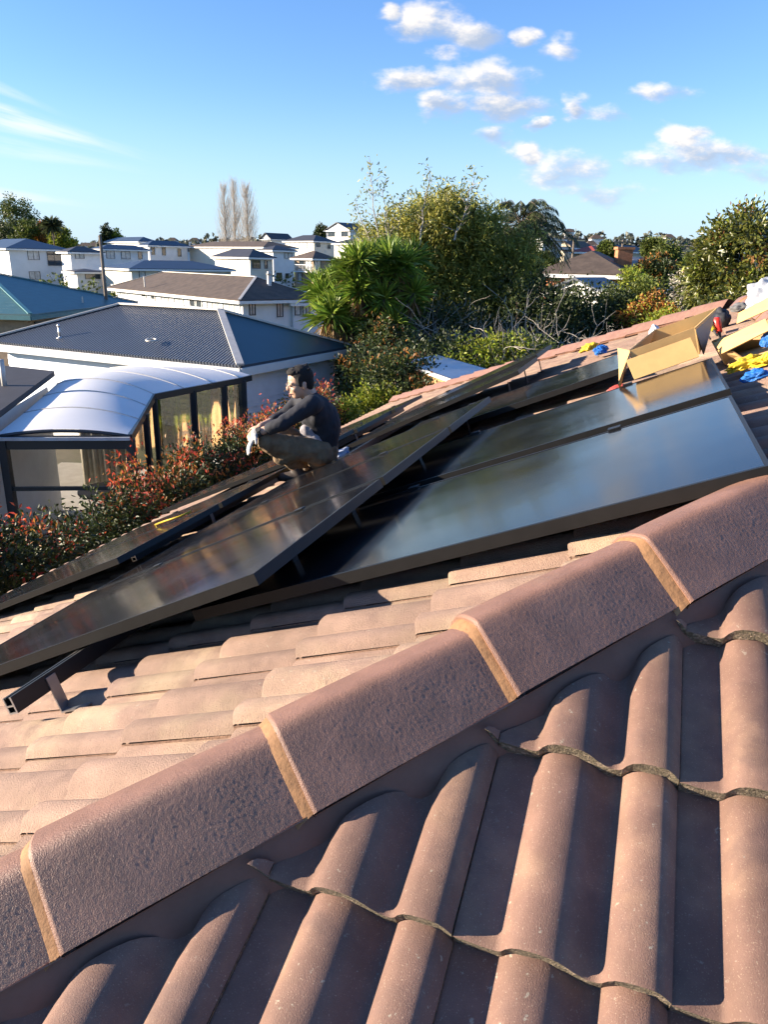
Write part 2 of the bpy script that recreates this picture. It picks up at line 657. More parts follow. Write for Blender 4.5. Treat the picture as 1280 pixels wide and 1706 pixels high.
for j in range(-7, 5):                                     # near slope
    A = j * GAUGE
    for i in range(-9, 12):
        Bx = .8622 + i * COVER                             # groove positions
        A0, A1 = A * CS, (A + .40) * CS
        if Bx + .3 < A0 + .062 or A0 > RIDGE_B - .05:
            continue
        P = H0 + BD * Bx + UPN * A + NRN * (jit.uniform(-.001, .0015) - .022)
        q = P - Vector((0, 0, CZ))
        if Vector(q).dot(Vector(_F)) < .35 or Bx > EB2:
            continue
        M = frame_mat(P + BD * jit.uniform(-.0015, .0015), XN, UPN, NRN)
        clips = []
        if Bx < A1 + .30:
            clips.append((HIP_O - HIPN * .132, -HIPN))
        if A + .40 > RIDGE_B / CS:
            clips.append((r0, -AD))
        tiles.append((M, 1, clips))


def seen_size(M):
    c = M @ Vector((.15, .16, .02)) - Vector((0, 0, CZ))
    z = c.dot(Vector(_F))
    if z < .2:
        return -1
    x, y = 640 + FPX * c.dot(Vector(_X)) / z, 853 - FPX * c.dot(Vector(_U)) / z
    if x < -250 or x > 1530 or y > 2100 or y < 300:
        return -1
    n = M.to_3x3() @ Vector((0, 0, 1))
    return abs(n.dot(c)) / c.length ** 3


tiles.sort(key=lambda t: -seen_size(t[0]))
rest = bmesh.new()


def clipped(kind, M, clips):
    bm = bmesh.new()
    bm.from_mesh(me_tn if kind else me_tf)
    bm.transform(M)
    for co, no in clips:
        bmesh.ops.bisect_plane(bm, geom=bm.verts[:] + bm.edges[:] + bm.faces[:], plane_co=co, plane_no=no, clear_inner=True)
    return bm


nt_ = 0
rest_v, rest_f, rest_m = [], [], []
for M, kind, clips in tiles:
    if nt_ < 292 and seen_size(M) > 0:
        if clips:
            bm = clipped(kind, M, clips)
            if not bm.faces:
                bm.free()
                continue
            me = bpy.data.meshes.new('tile')
            bm.transform(M.inverted())
            bm.to_mesh(me)
            bm.free()
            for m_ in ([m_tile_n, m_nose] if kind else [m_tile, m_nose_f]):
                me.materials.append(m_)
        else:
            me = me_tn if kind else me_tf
        o = bpy.data.objects.new('tile', me)
        COL.objects.link(o)
        o.matrix_basis = M
        attach(o, roof)
        nt_ += 1
    else:
        bm = clipped(kind, M, clips)
        bm.verts.index_update()
        n = len(rest_v)
        rest_v += [tuple(v.co) for v in bm.verts]
        for f in bm.faces:
            rest_f.append([n + v.index for v in f.verts])
            rest_m.append(f.material_index)
        bm.free()
o = mesh_obj('tile_field', rest_v, rest_f, [m_tile, m_nose_f], roof, midx=rest_m)
o.data.polygons.foreach_set('use_smooth', [m == 0 for m in rest_m])
o['kind'] = 'stuff'

# --- hip caps, pointing and bedding
SEC = [(-.130, -.006), (-.105, .030), (-.082, .061), (-.060, .081), (-.036, .094), (-.010, .103), (.008, .106), (.020, .103), (.033, .093), (.060, .067), (.122, .006)]
HD = (AD + BD).normalized()
dh = (HD + UZ * (TS / math.sqrt(2))).normalized()
he = dh.cross(UZ).normalized()
hu = he.cross(dh).normalized()


def hip_point(o, d, e_, u_, s, e, h):
    return o + d * s + e_ * e + u_ * h


def resample(sec, n):
    p = np.array(sec)
    for _ in range(1):                                     # corner cutting, ends kept
        q = [p[0]]
        for i in range(len(p) - 1):
            q += [p[i] * .75 + p[i + 1] * .25, p[i] * .25 + p[i + 1] * .75]
        p = np.array(q + [p[-1]])
    t = np.concatenate([[0], np.cumsum(np.linalg.norm(np.diff(p, axis=0), axis=1))])
    g_ = np.linspace(0, t[-1], n)
    return [(float(np.interp(x_, t, p[:, 0])), float(np.interp(x_, t, p[:, 1]))) for x_ in g_]


def cap_run(o, d, e_, u_, s_start, pitch, n, name='ridge_cap', fine=False):
    for k in range(n):
        s = s_start + k * pitch
        dz, dr = jit.uniform(-.003, .003), jit.uniform(-.004, .004)
        v, f = [], []
        # rows: lower end (larger) .. upper end; rounded lip at the lower end; the coarse coating is real relief on the near caps
        keys = [(0.0, 1.035, .004), (.006, 1.05, .0075), (.10, 1.04, .006), (.24, 1.015, .002), (pitch + .02, .985, -.006)]
        dense = fine and 3 <= k <= 8
        if dense:
            ds_ = np.concatenate([[0, .003], np.linspace(.006, pitch + .02, 190)])
            sec = resample(SEC, 130)
        else:
            ds_ = [q[0] for q in keys]
            sec = SEC
        rows = [(x_, float(np.interp(x_, [q[0] for q in keys], [q[1] for q in keys])), float(np.interp(x_, [q[0] for q in keys], [q[2] for q in keys]))) for x_ in ds_]
        m = len(sec)
        for (ds, sc, lift) in rows:
            for e, h in sec:
                p = hip_point(o, d, e_, u_, s + ds, e * sc + dr, h * (1 + (sc - 1) * .6) + lift + dz + .004)
                if dense:
                    nn = (e_ * e + u_ * (h - .01)).normalized()
                    r_ = noise.noise(p * 270) * 1.0 + noise.noise(p * 450) * .4 + noise.noise(p * 22) * .4
                    p = p + nn * .00036 * r_
                v.append(p)
        for r in range(len(rows) - 1):
            for i in range(m - 1):
                a = r * m + i
                f.append((a, a + 1, a + m + 1, a + m))
        m = len(SEC)
        n0 = len(v)                                        # underside edge / thickness at lower end
        for e, h in SEC:
            v.append(hip_point(o, d, e_, u_, s, e * 1.035 + dr, h * 1.02 + .008 + dz))
        for e, h in SEC:
            v.append(hip_point(o, d, e_, u_, s + .002, e * .93 + dr, h - .016))
        for i in range(m - 1):
            f.append((n0 + m + i, n0 + m + i + 1, n0 + i + 1, n0 + i))
        for e, h in ((SEC[0]), (SEC[-1])):                 # lower long edges
            n0 = len(v)
            sg = 1 if e > 0 else -1
            for ds, sc in ((0, 1.035), (pitch + .02, .985)):
                v.append(hip_point(o, d, e_, u_, s + ds, e * sc + dr, h + .004))
                v.append(hip_point(o, d, e_, u_, s + ds, e * sc * .9 + dr, h - .010))
            f.append((n0, n0 + 1, n0 + 3, n0 + 2) if sg > 0 else (n0, n0 + 2, n0 + 3, n0 + 1))
        c = mesh_obj(name, v, f, m_cap, roof, smooth=True)
        # pointing squeezed out below the lower end
        v, f = [], []
        nseg = 4
        for q in range(nseg + 1):
            t = q / nseg
            ds = .004 - .036 * t
            lift = .009 * (1 - t) - .010 * t * t
            for i, (e, h) in enumerate(SEC):
                wv = .0022 * math.sin(i * 2.1 + k * 3) + .0018 * math.sin(i * 4.7 + q)
                sc = 1.012 - .02 * t
                v.append(hip_point(o, d, e_, u_, s + ds + wv * t, e * sc + dr, h + lift + wv * .6 - .001))
        for q in range(nseg):
            for i in range(m - 1):
                a = q * m + i
                f.append((a, a + m, a + m + 1, a + 1))
        mesh_obj('mortar_joint', v, f, m_mortar, roof, smooth=True)


cap_run(HIP_O, dh, he, hu, -.13 - .41 * 4, .41, 10, fine=True)
far_d = (BD - AD).normalized()
fd = (far_d + UZ * (TS / math.sqrt(2))).normalized()
fe = fd.cross(UZ).normalized()
fu = fe.cross(fd).normalized()
cap_run(FAR_O, fd, fe, fu, -.41 * 13, .41, 18)
rd = AD.copy()
cap_run(r0 + UZ * .03, rd, rd.cross(UZ).normalized(), UZ, .0, .41, int((FAR_A - 2 * RIDGE_B) / .41))
# bedding skirts under both long edges of the near hip caps
for sg in (1, -1):
    v, f = [], []
    ns = 60
    for k in range(ns + 1):
        s = -1.9 + 4.1 * k / ns
        wv = .003 * math.sin(k * 1.3) + .002 * math.sin(k * 3.1 + 1)
        v.append(hip_point(HIP_O, dh, he, hu, s, sg * .106, .012))
        v.append(hip_point(HIP_O, dh, he, hu, s, sg * (.118 + wv), -.012))
        v.append(hip_point(HIP_O, dh, he, hu, s, sg * (.136 + wv), -.046))
        v.append(hip_point(HIP_O, dh, he, hu, s, sg * (.150 + wv), -.090))
    for k in range(ns):
        for q in range(3):
            a = k * 4 + q
            f.append((a, a + 1, a + 5, a + 4) if sg < 0 else (a, a + 4, a + 5, a + 1))
    mesh_obj('mortar_bedding', v, f, m_bed, roof, smooth=True)


# ------------------------------------------------------------------ solar panels
def glass_mat():
    m = bpy.data.materials.new('panel_glass')
    m.use_nodes = True
    nt = NT(m.node_tree)
    bs = nt.n['Principled BSDF']
    tc = nt.node('ShaderNodeTexCoord')
    sep = nt.node('ShaderNodeSeparateXYZ')
    nt.l.new(tc.outputs['Object'], sep.inputs[0])

    def lines(co, pitch, w):
        fr = nt.math('FRACT', nt.math('DIVIDE', co, pitch))
        return nt.math('LESS_THAN', nt.math('ABSOLUTE', nt.math('SUBTRACT', fr, .5)), w)
    cell = nt.math('MAXIMUM', lines(sep.outputs[0], .164, .012), lines(sep.outputs[1], .0815, .014))
    bus = lines(sep.outputs[0], .0164, .035)
    c = nt.mix(cell, (.0045, .005, .0075), (.0015, .0016, .002))
    c = nt.mix(nt.math('MULTIPLY', bus, .8), c, (.085, .085, .085))
    dust = nt.ramp(nt.noise(tc.outputs['Object'], 5, 5, .6), .5, .8, 0, .018)
    c = nt.mix(dust, c, (.35, .33, .30))
    nt.l.new(c, bs.inputs['Base Color'])
    rr = nt.ramp(nt.noise(tc.outputs['Object'], 3.0, 3, .5), .3, .7, .10, .16)
    nt.l.new(rr, bs.inputs['Roughness'])
    bs.inputs['IOR'].default_value = 1.62
    b = nt.node('ShaderNodeBump')
    b.inputs['Strength'].default_value = .08
    b.inputs['Distance'].default_value = .02
    nt.l.new(nt.noise(tc.outputs['Object'], 2.2, 2, .5), b.inputs['Height'])
    nt.l.new(b.outputs[0], bs.inputs['Normal'])
    return m


m_pglass = glass_mat()
m_pframe = mat('black_anodised_frame', (.013, .013, .013), rough=.42, metal=.0, var=.1, vscale=20, spec=.25)
m_alu = mat('bare_aluminium', (.62, .62, .62), rough=.4, metal=1.0)
m_rail = mat('black_rail', (.012, .012, .013), rough=.42, var=.1)
PW, PL, PT = 1.0, 1.66, .035


def panel_meshes():
    fr = MB()
    x, y, t, wd = PW, PL, PT, .011
    fr.box((0, 0, -t), (x, 0, 0), (0, wd, 0), (0, 0, t))
    fr.box((0, y - wd, -t), (x, 0, 0), (0, wd, 0), (0, 0, t))
    fr.box((0, wd, -t), (wd, 0, 0), (0, y - 2 * wd, 0), (0, 0, t))
    fr.box((x - wd, wd, -t), (wd, 0, 0), (0, y - 2 * wd, 0), (0, 0, t))
    fr.box((wd, wd, -t), (x - 2 * wd, 0, 0), (0, .02, 0), (0, 0, .002))
    fr.box((wd, y - wd - .02, -t), (x - 2 * wd, 0, 0), (0, .02, 0), (0, 0, .002))
    gl = MB()
    gl.box((wd, wd, -.008), (x - 2 * wd, 0, 0), (0, y - 2 * wd, 0), (0, 0, .0065))
    jb = MB()
    for k in (.25, .5, .75):
        jb.box((x * k - .04, y * .5 - .03, -.026), (.08, 0, 0), (0, .06, 0), (0, 0, .017))
    cls = []
    for yy in (.42, 1.24):
        cl = MB()
        cl.box((-.020, yy, -.03), (.018, 0, 0), (0, .045, 0), (0, 0, .0325))
        cl.box((-.026, yy, .0025), (.036, 0, 0), (0, .045, 0), (0, 0, .004))
        cls.append(cl)
    out = []
    for b, nm, m in ((cls[0], 'clamp', m_rail), (cls[1], 'clamp', m_rail), (fr, 'frame', m_pframe), (gl, 'glass', m_pglass), (jb, 'junction_boxes', m_rail)):
        me = bpy.data.meshes.new(nm)
        me.from_pydata(b.v, [], b.f)
        me.materials.append(m)
        out.append((nm, me))
    return out


PM = panel_meshes()


def solar_panel(label, a0, bu, cu, bl_c, rot=0.0, group=None, along=0.0):
    """a0: near edge along the courses; bu, cu: upper edge up the slope and its height; bl_c: height at the lower edge"""
    up_pt = FO(a0, bu, cu)
    tilt = math.asin((cu - bl_c) / PL)
    y = (UPF * math.cos(tilt) + NRF * math.sin(tilt)).normalized()
    x = (AD * math.cos(rot) + y * math.sin(rot)).normalized()
    x = (x + NRF * math.sin(along)).normalized()
    y = (y - x * y.dot(x)).normalized()
    z = x.cross(y)
    if z.dot(NRF) < 0:
        z = -z
    # right handed frame: x along courses, y up the panel
    o = up_pt - y * PL
    M = frame_mat(o + x * PW, -x, y, (-x).cross(y))
    e = empty('solar_panel', (0, 0, 0), label, 'solar panel', group)
    e.matrix_basis = M
    for nm, me in PM:
        c = bpy.data.objects.new(nm, me)
        COL.objects.link(c)
        c.parent = e
    return e


G = 'black solar panels on the tiled roof'
solar_panel('large black solar panel nearest the hip caps, reflecting blue sky', .945, 1.14, .108, .108, group=G)
solar_panel('black solar panel with the cardboard box standing on its far edge', 2.06, 1.145, .112, .108, group=G)
solar_panel('pale reflecting black solar panel in the upper row behind the cardboard box', 3.78, .70, .13, .115, group=G)
solar_panel('tilted black solar panel nearest the camera in the middle row, lit frame', .79, -.135, .21, .092, group=G)
solar_panel('second tilted black solar panel from the camera in the middle row', 1.825, -.135, .21, .092, group=G)
solar_panel('third tilted solar panel of the middle row, in front of the squatting man', 2.86, -.135, .21, .092, group=G)
solar_panel('tilted solar panel of the middle row beyond the squatting man', 5.05, -.15, .235, .10, group=G)
solar_panel('farthest tilted solar panel of the middle row with raised bright edge', 6.08, -.15, .255, .11, group=G)
solar_panel('black solar panel nearest the camera in the lowest row beside the hedge', 2.12, -1.88, .17, .075, group=G)
solar_panel('second solar panel of the lowest row, left of the squatting man', 3.16, -1.88, .17, .075, group=G)
solar_panel('solar panel of the lowest row standing apart under the man\'s gloved hand', 4.55, -1.90, .19, .12, group=G)
solar_panel('solar panel of the lowest row behind the squatting man', 5.58, -1.88, .18, .09, group=G)
solar_panel('farthest solar panel of the lowest row beside the green bush', 6.62, -1.85, .18, .09, group=G)


def rail(label, b, a0, a1, c=.118, h=.05, w=.034, feet=()):
    e = empty('mounting_rail', FO(a0, b, 0), label, 'rail', 'panel mounting rails')
    r = MB()
    # open C section
    o = FO(a0, b, c)
    L_ = AD * (a1 - a0)
    r.box(o - NRF * h, L_, UPF * .004, NRF * h)
    r.box(o - NRF * h + UPF * (w - .004), L_, UPF * .004, NRF * h)
    r.box(o - NRF * h + UPF * .004, L_, UPF * (w - .008), NRF * .004)
    r.box(o - NRF * (h * .55) + UPF * .004, L_, UPF * (w - .008), NRF * .004)
    r.box(o + UPF * .004 - NRF * .004, L_, UPF * .008, NRF * .004)
    r.box(o + UPF * (w - .012) - NRF * .004, L_, UPF * .008, NRF * .004)
    r.build('rail_profile', m_rail, e)
    s = MB()                                              # bare saw-cut end
    for du, dn, su, sn in ((0, -h, .005, h), (w - .005, -h, .005, h), (.005, -h, w - .01, .005), (.005, -h * .57, w - .01, .005)):
        s.box(FO(a0, b, c) - AD * .0015 + UPF * du + NRF * dn, AD * .002, UPF * su, NRF * sn)
    s.build('cut_end', m_alu, e)
    for fa in feet:
        k = MB()
        p = FO(fa, b + w + .001, c - h - .07)
        k.box(p, AD * .035, UPF * .005, NRF * .11)
        k.box(p - UPF * .0 - NRF * .005, AD * .035, UPF * .10, NRF * .005)
        k.build('bracket', mat('galvanised_bracket', (.35, .35, .36), rough=.4, metal=.9), e)
    return e


rail('black rail with bare cut end sticking out over the tiles at left', -.87, .50, 3.95, feet=(.62, 1.4, 2.6))
rail('black rail under the lower half of the middle panel row', -1.52, .86, 7.2, c=.09, h=.045, feet=(1.3, 2.6, 4.4))
rail('black rail under the lowest panel row at its upper edge', -2.15, 2.5, 7.6, c=.115, feet=(3.3, 4.4, 6))
rail('black rail under the lowest panel row near the eave', -3.1, 2.5, 7.6, c=.075, h=.04)
# tilt legs carrying the raised upper edges of the middle row
LEGN = ['nearest the camera', 'at the first joint', 'at the second joint', 'below the lone man', 'first beyond the gap', 'second beyond the gap', 'farthest of all']
for a in (1.25, 1.78, 2.7, 3.72, 5.2, 6.0, 6.9):
    k = MB()
    k.bar(FO(a, -.30, .0), FO(a, -.285, .162), .035, .006, up=UPF)
    k.bar(FO(a, -.34, .035), FO(a, -.26, .035), .035, .006, up=NRF)
    o = k.build('tilt_leg', m_rail)
    tag(o, 'black tilt leg under the raised edge of the middle row, ' + LEGN.pop(0), 'bracket', 'tilt legs of the middle panel row')


# ------------------------------------------------------------------ ground
def sstep(a, b, x):
    t = np.clip((x - a) / (b - a), 0, 1)
    return t * t * (3 - 2 * t)


def terrain(x, y):
    x = np.asarray(x, float)
    y = np.asarray(y, float)
    r = np.hypot(x, y)
    right = sstep(2, 18, x)
    h = right * 2.6 * sstep(32, 52, y)
    h = h + sstep(75, 130, y) * (1.5 + 1.5 * sstep(-20, 10, x))
    h = h + 11 * sstep(230, 520, r) * (1 + .35 * np.sin(x * .013 + 1) + .2 * np.sin(x * .031 + y * .01))
    return h


xs = np.concatenate([np.linspace(-3000, -300, 16), np.linspace(-270, 270, 91), np.linspace(300, 3000, 16)])
ys = np.concatenate([np.linspace(-600, -30, 8), np.linspace(-20, 300, 81), np.linspace(315, 900, 40), np.linspace(1000, 4000, 12)])
gx, gy = np.meshgrid(xs, ys)
gz = terrain(gx, gy)
nx_ = len(xs)
gf = [(j * nx_ + i, j * nx_ + i + 1, (j + 1) * nx_ + i + 1, (j + 1) * nx_ + i) for j in range(len(ys) - 1) for i in range(nx_ - 1)]
m_ground = mat('lawn_and_yard', (.055, .075, .028), rough=.95, var=.3, vscale=.6, coords='Position', col2=(.13, .11, .075), c2scale=.12)
o = mesh_obj('ground', np.stack([gx.ravel(), gy.ravel(), gz.ravel()], 1), gf, m_ground, smooth=True)
tag(o, kind='structure')

# ------------------------------------------------------------------ neighbouring houses
m_glassw = mat('window_glass', (.03, .04, .05), rough=.06, var=.2, vscale=.8, spec=.9)
m_curtain = mat('window_net_curtain', (.42, .44, .44), rough=.25, var=.25, vscale=3, spec=.7)
m_wframe = mat('white_window_frame', (.66, .66, .64), rough=.45, var=.03)
m_dframe = mat('dark_window_frame', (.03, .035, .04), rough=.4, var=.03)


def boards_mat(name, col, pitch=.18, rough=.6, axis='Z', depth=.02, **kw):
    """lapped boards or ribs too far off to pick apart: relief only"""
    m = mat(name, col, rough=rough, coords='Position', **kw)
    nt = NT(m.node_tree)
    geo = nt.node('ShaderNodeNewGeometry')
    if axis == 'Z':
        sep = nt.node('ShaderNodeSeparateXYZ')
        nt.l.new(geo.outputs['Position'], sep.inputs[0])
        co = sep.outputs[2]
        hgt = nt.math('SUBTRACT', 1.0, nt.math('FRACT', nt.math('DIVIDE', co, pitch)))
    else:
        dot = nt.node('ShaderNodeVectorMath', operation='DOT_PRODUCT')
        nt.l.new(geo.outputs['Position'], dot.inputs[0])
        dot.inputs[1].default_value = axis
        hgt = nt.math('SINE', nt.math('MULTIPLY', dot.outputs['Value'], 2 * math.pi / pitch))
    b = nt.node('ShaderNodeBump')
    b.inputs['Strength'].default_value = 1.0
    b.inputs['Distance'].default_value = depth
    nt.l.new(hgt, b.inputs['Height'])
    nt.l.new(b.outputs[0], nt.n['Principled BSDF'].inputs['Normal'])
    return m


def azdir(a):
    return Vector((math.sin(R(a)), math.cos(R(a)), 0))


class House:
    """C: near corner in plan; d1 runs left, d2 runs right along the two seen walls"""

    def __init__(s, label, C, az1, l1, l2, ze, zb, wall, roofm, pitch=20, over=.5, kind='hip', ridge='long', frame=None, trim=None, cat='house',
                 group='houses of the neighbourhood', flash=None, gutter=True, name='house', wall2=None, build_walls=True):
        s.C = Vector((C[0], C[1], 0))
        s.d1, s.d2 = azdir(az1), azdir(az1 + 90)
        s.l1, s.l2, s.ze, s.zb = l1, l2, ze, zb
        s.frame = frame or m_wframe
        s.root = empty(name, (s.C.x, s.C.y, zb), label, cat, group)
        s.over = over
        if build_walls:
            q = [s.C, s.C + s.d2 * l2, s.C + s.d2 * l2 + s.d1 * l1, s.C + s.d1 * l1]
            w = MB()
            for i in range(4):
                a, b = q[i], q[(i + 1) % 4]
                w.poly([a + UZ * zb, b + UZ * zb, b + UZ * ze, a + UZ * ze])
            w.build('wall', wall, s.root)
        s.trim = trim or m_white
        o = over
        e = [s.C - s.d1 * o - s.d2 * o, s.C + s.d2 * (l2 + o) - s.d1 * o, s.C + s.d2 * (l2 + o) + s.d1 * (l1 + o), s.C + s.d1 * (l1 + o) - s.d2 * o]
        e = [p + UZ * ze for p in e]
        L1, L2 = l1 + 2 * o, l2 + 2 * o
        along1 = (L1 >= L2) if ridge == 'long' else (ridge == 'd1')
        half = (L2 if along1 else L1) / 2
        rise = half * math.tan(R(pitch))
        dm = s.d1 if along1 else s.d2
        mid0 = e[0] + ((s.d2 * half) if along1 else (s.d1 * half))
        Lm = L1 if along1 else L2
        ins = half if kind == 'hip' else 0
        ra, rb = mid0 + dm * ins + UZ * rise, mid0 + dm * (Lm - ins) + UZ * rise
        s.e, s.ra, s.rb = e, ra, rb
        r = MB()
        th = .10
        if along1:
            fs = [[e[1], e[2], rb, ra], [e[3], e[0], ra, rb]]
            ends = [[e[0], e[1], ra], [e[2], e[3], rb]]
        else:
            fs = [[e[0], e[1], rb, ra], [e[2], e[3], ra, rb]]
            ends = [[e[3], e[0], ra], [e[1], e[2], rb]]
        for f in fs:
            r.slab(f, th)
        if kind == 'hip':
            for f in ends:
                r.slab(f, th)
        rf = r.build('roof', roofm, s.root)
        s.roofo = rf
        if kind == 'gable':
            w = MB()
            for f in ends:
                k = o * .9
                dd = (ra - rb).normalized() if f[2] == ra else (rb - ra).normalized()
                w.poly([p - dd * k - UZ * .05 for p in f])
            w.build('gable_wall', wall, s.root)
        # fascia and gutter round the eaves
        if gutter:
            g_ = MB()
            for i in range(4):
                a, b = e[i], e[(i + 1) % 4]
                g_.bar(a - UZ * .17, b - UZ * .17, .09, .20)
            g_.build('fascia', s.trim, s.root)
            sf = MB()
            sf.poly([p - UZ * .20 for p in e][::-1])
            sf.build('soffit', s.trim, s.root)
        if flash is not None:
            if kind == 'hip':
                hips = ([(e[0], ra), (e[1], ra), (e[2], rb), (e[3], rb)] if along1 else [(e[0], ra), (e[3], ra), (e[1], rb), (e[2], rb)])
            else:
                hips = []
            for a, b in hips + ([(ra, rb)] if (ra - rb).length > .3 else []):
                h = MB()
                h.bar(a + UZ * .03, b + UZ * .03, .19, .05)
                h.build('ridge_flashing', flash, rf)

    def face(s, k):
        """origin, direction, outward normal, length"""
        return (s.C, s.d1, -s.d2, s.l1) if k == 1 else (s.C, s.d2, -s.d1, s.l2)

    def pix(s, k, x, y):
        o, d, n, L = s.face(k)
        rr = Vector(ray(x, y))
        t = (o - Vector((0, 0, CZ))).dot(n) / rr.dot(n)
        p = rr * t + Vector((0, 0, CZ))
        return (p - o).dot(d), p.z

    def window(s, k, u0, u1, z0, z1, glass=None, frame=None, mull=1, name='window', bar=.06, trans=0):
        o, d, n, L = s.face(k)
        u0, u1 = min(u0, u1), max(u0, u1)
        z0, z1 = min(z0, z1), max(z0, z1)
        fr = MB()
        t = bar
        p = lambda u, z, c=0.0: o + d * u + UZ * z + n * c
        for (a, b, c_, e_) in ((u0, u1, z0 - t, z0), (u0, u1, z1, z1 + t), (u0 - t, u0, z0 - t, z1 + t), (u1, u1 + t, z0 - t, z1 + t)):
            fr.box(p(a, c_, .002), d * (b - a), n * .06, UZ * (e_ - c_))
        for q in range(1, mull + 1):
            if mull:
                uu = u0 + (u1 - u0) * q / (mull + 1)
                fr.box(p(uu - t * .35, z0, .004), d * t * .7, n * .045, UZ * (z1 - z0))
        if trans:
            zz = z0 + (z1 - z0) * trans
            fr.box(p(u0, zz - t * .35, .004), d * (u1 - u0), n * .043, UZ * t * .7)
        w = fr.build(name, frame or s.frame, s.root)
        sl = MB()
        sl.box(p(u0 - t * 1.6, z0 - t * 2.2, .002), d * (u1 - u0 + t * 3.2), n * .09, UZ * t * 1.1)
        if name == 'window':
            sl.build('sill', s.trim, w)
        g_ = MB()
        g_.box(p(u0, z0, .003), d * (u1 - u0), n * .012, UZ * (z1 - z0))
        g_.build('pane', glass or m_glassw, w)
        return w

    def win_px(s, k, x0, x1, y0, y1, **kw):
        xm, ym = (x0 + x1) / 2, (y0 + y1) / 2
        u0, _ = s.pix(k, x0, ym)
        u1, _ = s.pix(k, x1, ym)
        _, z0 = s.pix(k, xm, y1)
        _, z1 = s.pix(k, xm, y0)
        return s.window(k, u0, u1, z0, z1, **kw)


def len_to(C, d, x, yref=430):
    """length along d from C so that the end is seen at photo column x"""
    rr = ray(x, yref)
    r2 = np.array([rr[0], rr[1]])
    A = np.array([[d[0], -r2[0]], [d[1], -r2[1]]])
    sol = np.linalg.solve(A, [-C[0], -C[1]])
    return float(sol[0])


m_cream = boards_mat('cream_weatherboard', (.62, .58, .48), .2, var=.05, vscale=1)
m_wb = boards_mat('white_weatherboard', (.70, .70, .69), .2, var=.05, vscale=1)
m_wplast = mat('white_plaster', (.70, .70, .69), rough=.8, var=.05, vscale=1)
m_cplast = mat('cream_plaster', (.58, .52, .40), rough=.8, var=.06, vscale=1)
m_brown = mat('tan_brick', (.33, .24, .16), rough=.85, var=.15, vscale=6)
m_brick = mat('orange_brick', (.40, .17, .08), rough=.85, var=.2, vscale=5, coords='Position')
m_rblue = mat('slate_blue_roofing', (.045, .06, .085), rough=.42, var=.12, vscale=1.2, coords='Position')
m_rdark = mat('dark_grey_roofing', (.045, .045, .05), rough=.55, var=.15, vscale=1.5, coords='Position')
m_rbrown = mat('weathered_brown_tiles', (.088, .064, .048), rough=.8, var=.25, vscale=2, coords='Position')
m_rred = mat('red_roofing', (.30, .06, .04), rough=.6, var=.1)


# --- the white house next door with its corrugated roof
H1_AZ = -63.4
m_corr = boards_mat('corrugated_steel_roof', (.050, .060, .080), .10, rough=.38, axis=tuple(azdir(H1_AZ)), depth=.022, var=.08, vscale=.8)
m_teal = mat('smooth_teal_roofing', (.022, .075, .10), rough=.45, var=.06, vscale=1, coords='Position')
m_flash = mat('galvanised_flashing', (.50, .48, .44), rough=.5, metal=.2, var=.08)
h1C = Vector((-3.58, 18.04, 0)) + azdir(H1_AZ) * .45 + azdir(H1_AZ + 90) * .45
H1 = House('white weatherboard house with corrugated blue-grey roof next door', h1C, H1_AZ, 8.6, 4.7, CZ - 2.46, 0, m_wb, m_corr, pitch=20.5, over=.45,
           flash=m_flash, build_walls=False)
# its end hip has smooth sheeting: swap the material of that face
H1.roofo.data.materials.append(m_teal)
for p in H1.roofo.data.polygons:
    if p.normal.dot(azdir(H1_AZ)) < -.25 and p.normal.z > .5:
        p.material_index = 1
q = [H1.C, H1.C + H1.d2 * H1.l2, H1.C + H1.d2 * H1.l2 + H1.d1 * H1.l1, H1.C + H1.d1 * H1.l1]
w = MB()
for i in range(4):
    a, b = q[i], q[(i + 1) % 4]
    w.poly([a, b, b + UZ * H1.ze, a + UZ * H1.ze])
w.build('wall', m_white, H1.root)
m_board = mat('white_board', (.76, .82, .90), rough=.55, var=.04, vscale=3)
nb = 15
for k in range(nb):                                        # lapped boards on the two seen walls
    z0 = H1.ze - .22 - (k + 1) * .165
    for f in (2, 1):
        o_, d, n, L = H1.face(f)
        if f == 1 and k > 9:
            continue
        bb = MB()
        p = o_ + UZ * z0 - d * .02
        LL = L + .02
        bb.hexa([p + n * .045, p + d * LL + n * .045, p + d * LL + n * .002, p + n * .002,
                 p + n * .016 + UZ * .175, p + d * LL + n * .016 + UZ * .175, p + d * LL + n * .001 + UZ * .175, p + n * .001 + UZ * .175]
                if f == 2 else
                [p + d * LL + n * .045, p + n * .045, p + n * .002, p + d * LL + n * .002,
                 p + d * LL + n * .016 + UZ * .175, p + n * .016 + UZ * .175, p + n * .001 + UZ * .175, p + d * LL + n * .001 + UZ * .175])
        bb.build('weatherboard', m_board, H1.root)
cb_ = MB()
for u_ in (0, H1.l2):
    cb_.box(H1.C + H1.d2 * (u_ - .05) - H1.d1 * .045, H1.d2 * .1, H1.d1 * .04, UZ * (H1.ze - .2))
cb_.build('corner_board', m_white, H1.root)
# two vents on the roof
p = at(99, 560, 21.6)
v_ = MB()
v_.tube([p - UZ * .05, p + UZ * .28], .035, 10)
v_.tube([p + UZ * .27, p + UZ * .34], [.055, .03], 10)
v_.tube([p - UZ * .06 + Vector((0, 0, 0)), p - UZ * .02], [.11, .04], 10)
v_.build('vent_pipe', m_alu, H1.root, smooth=True)
p = at(252, 569, 20.0)
v_ = MB()
ring = [p + Vector((math.cos(t) * .13, math.sin(t) * .13, 0.04 + .02 * math.sin(t))) for t in np.linspace(0, 2 * math.pi, 20)]
v_.tube(ring, .028, 6)
v_.build('roof_flange', m_flash, H1.root, smooth=True)

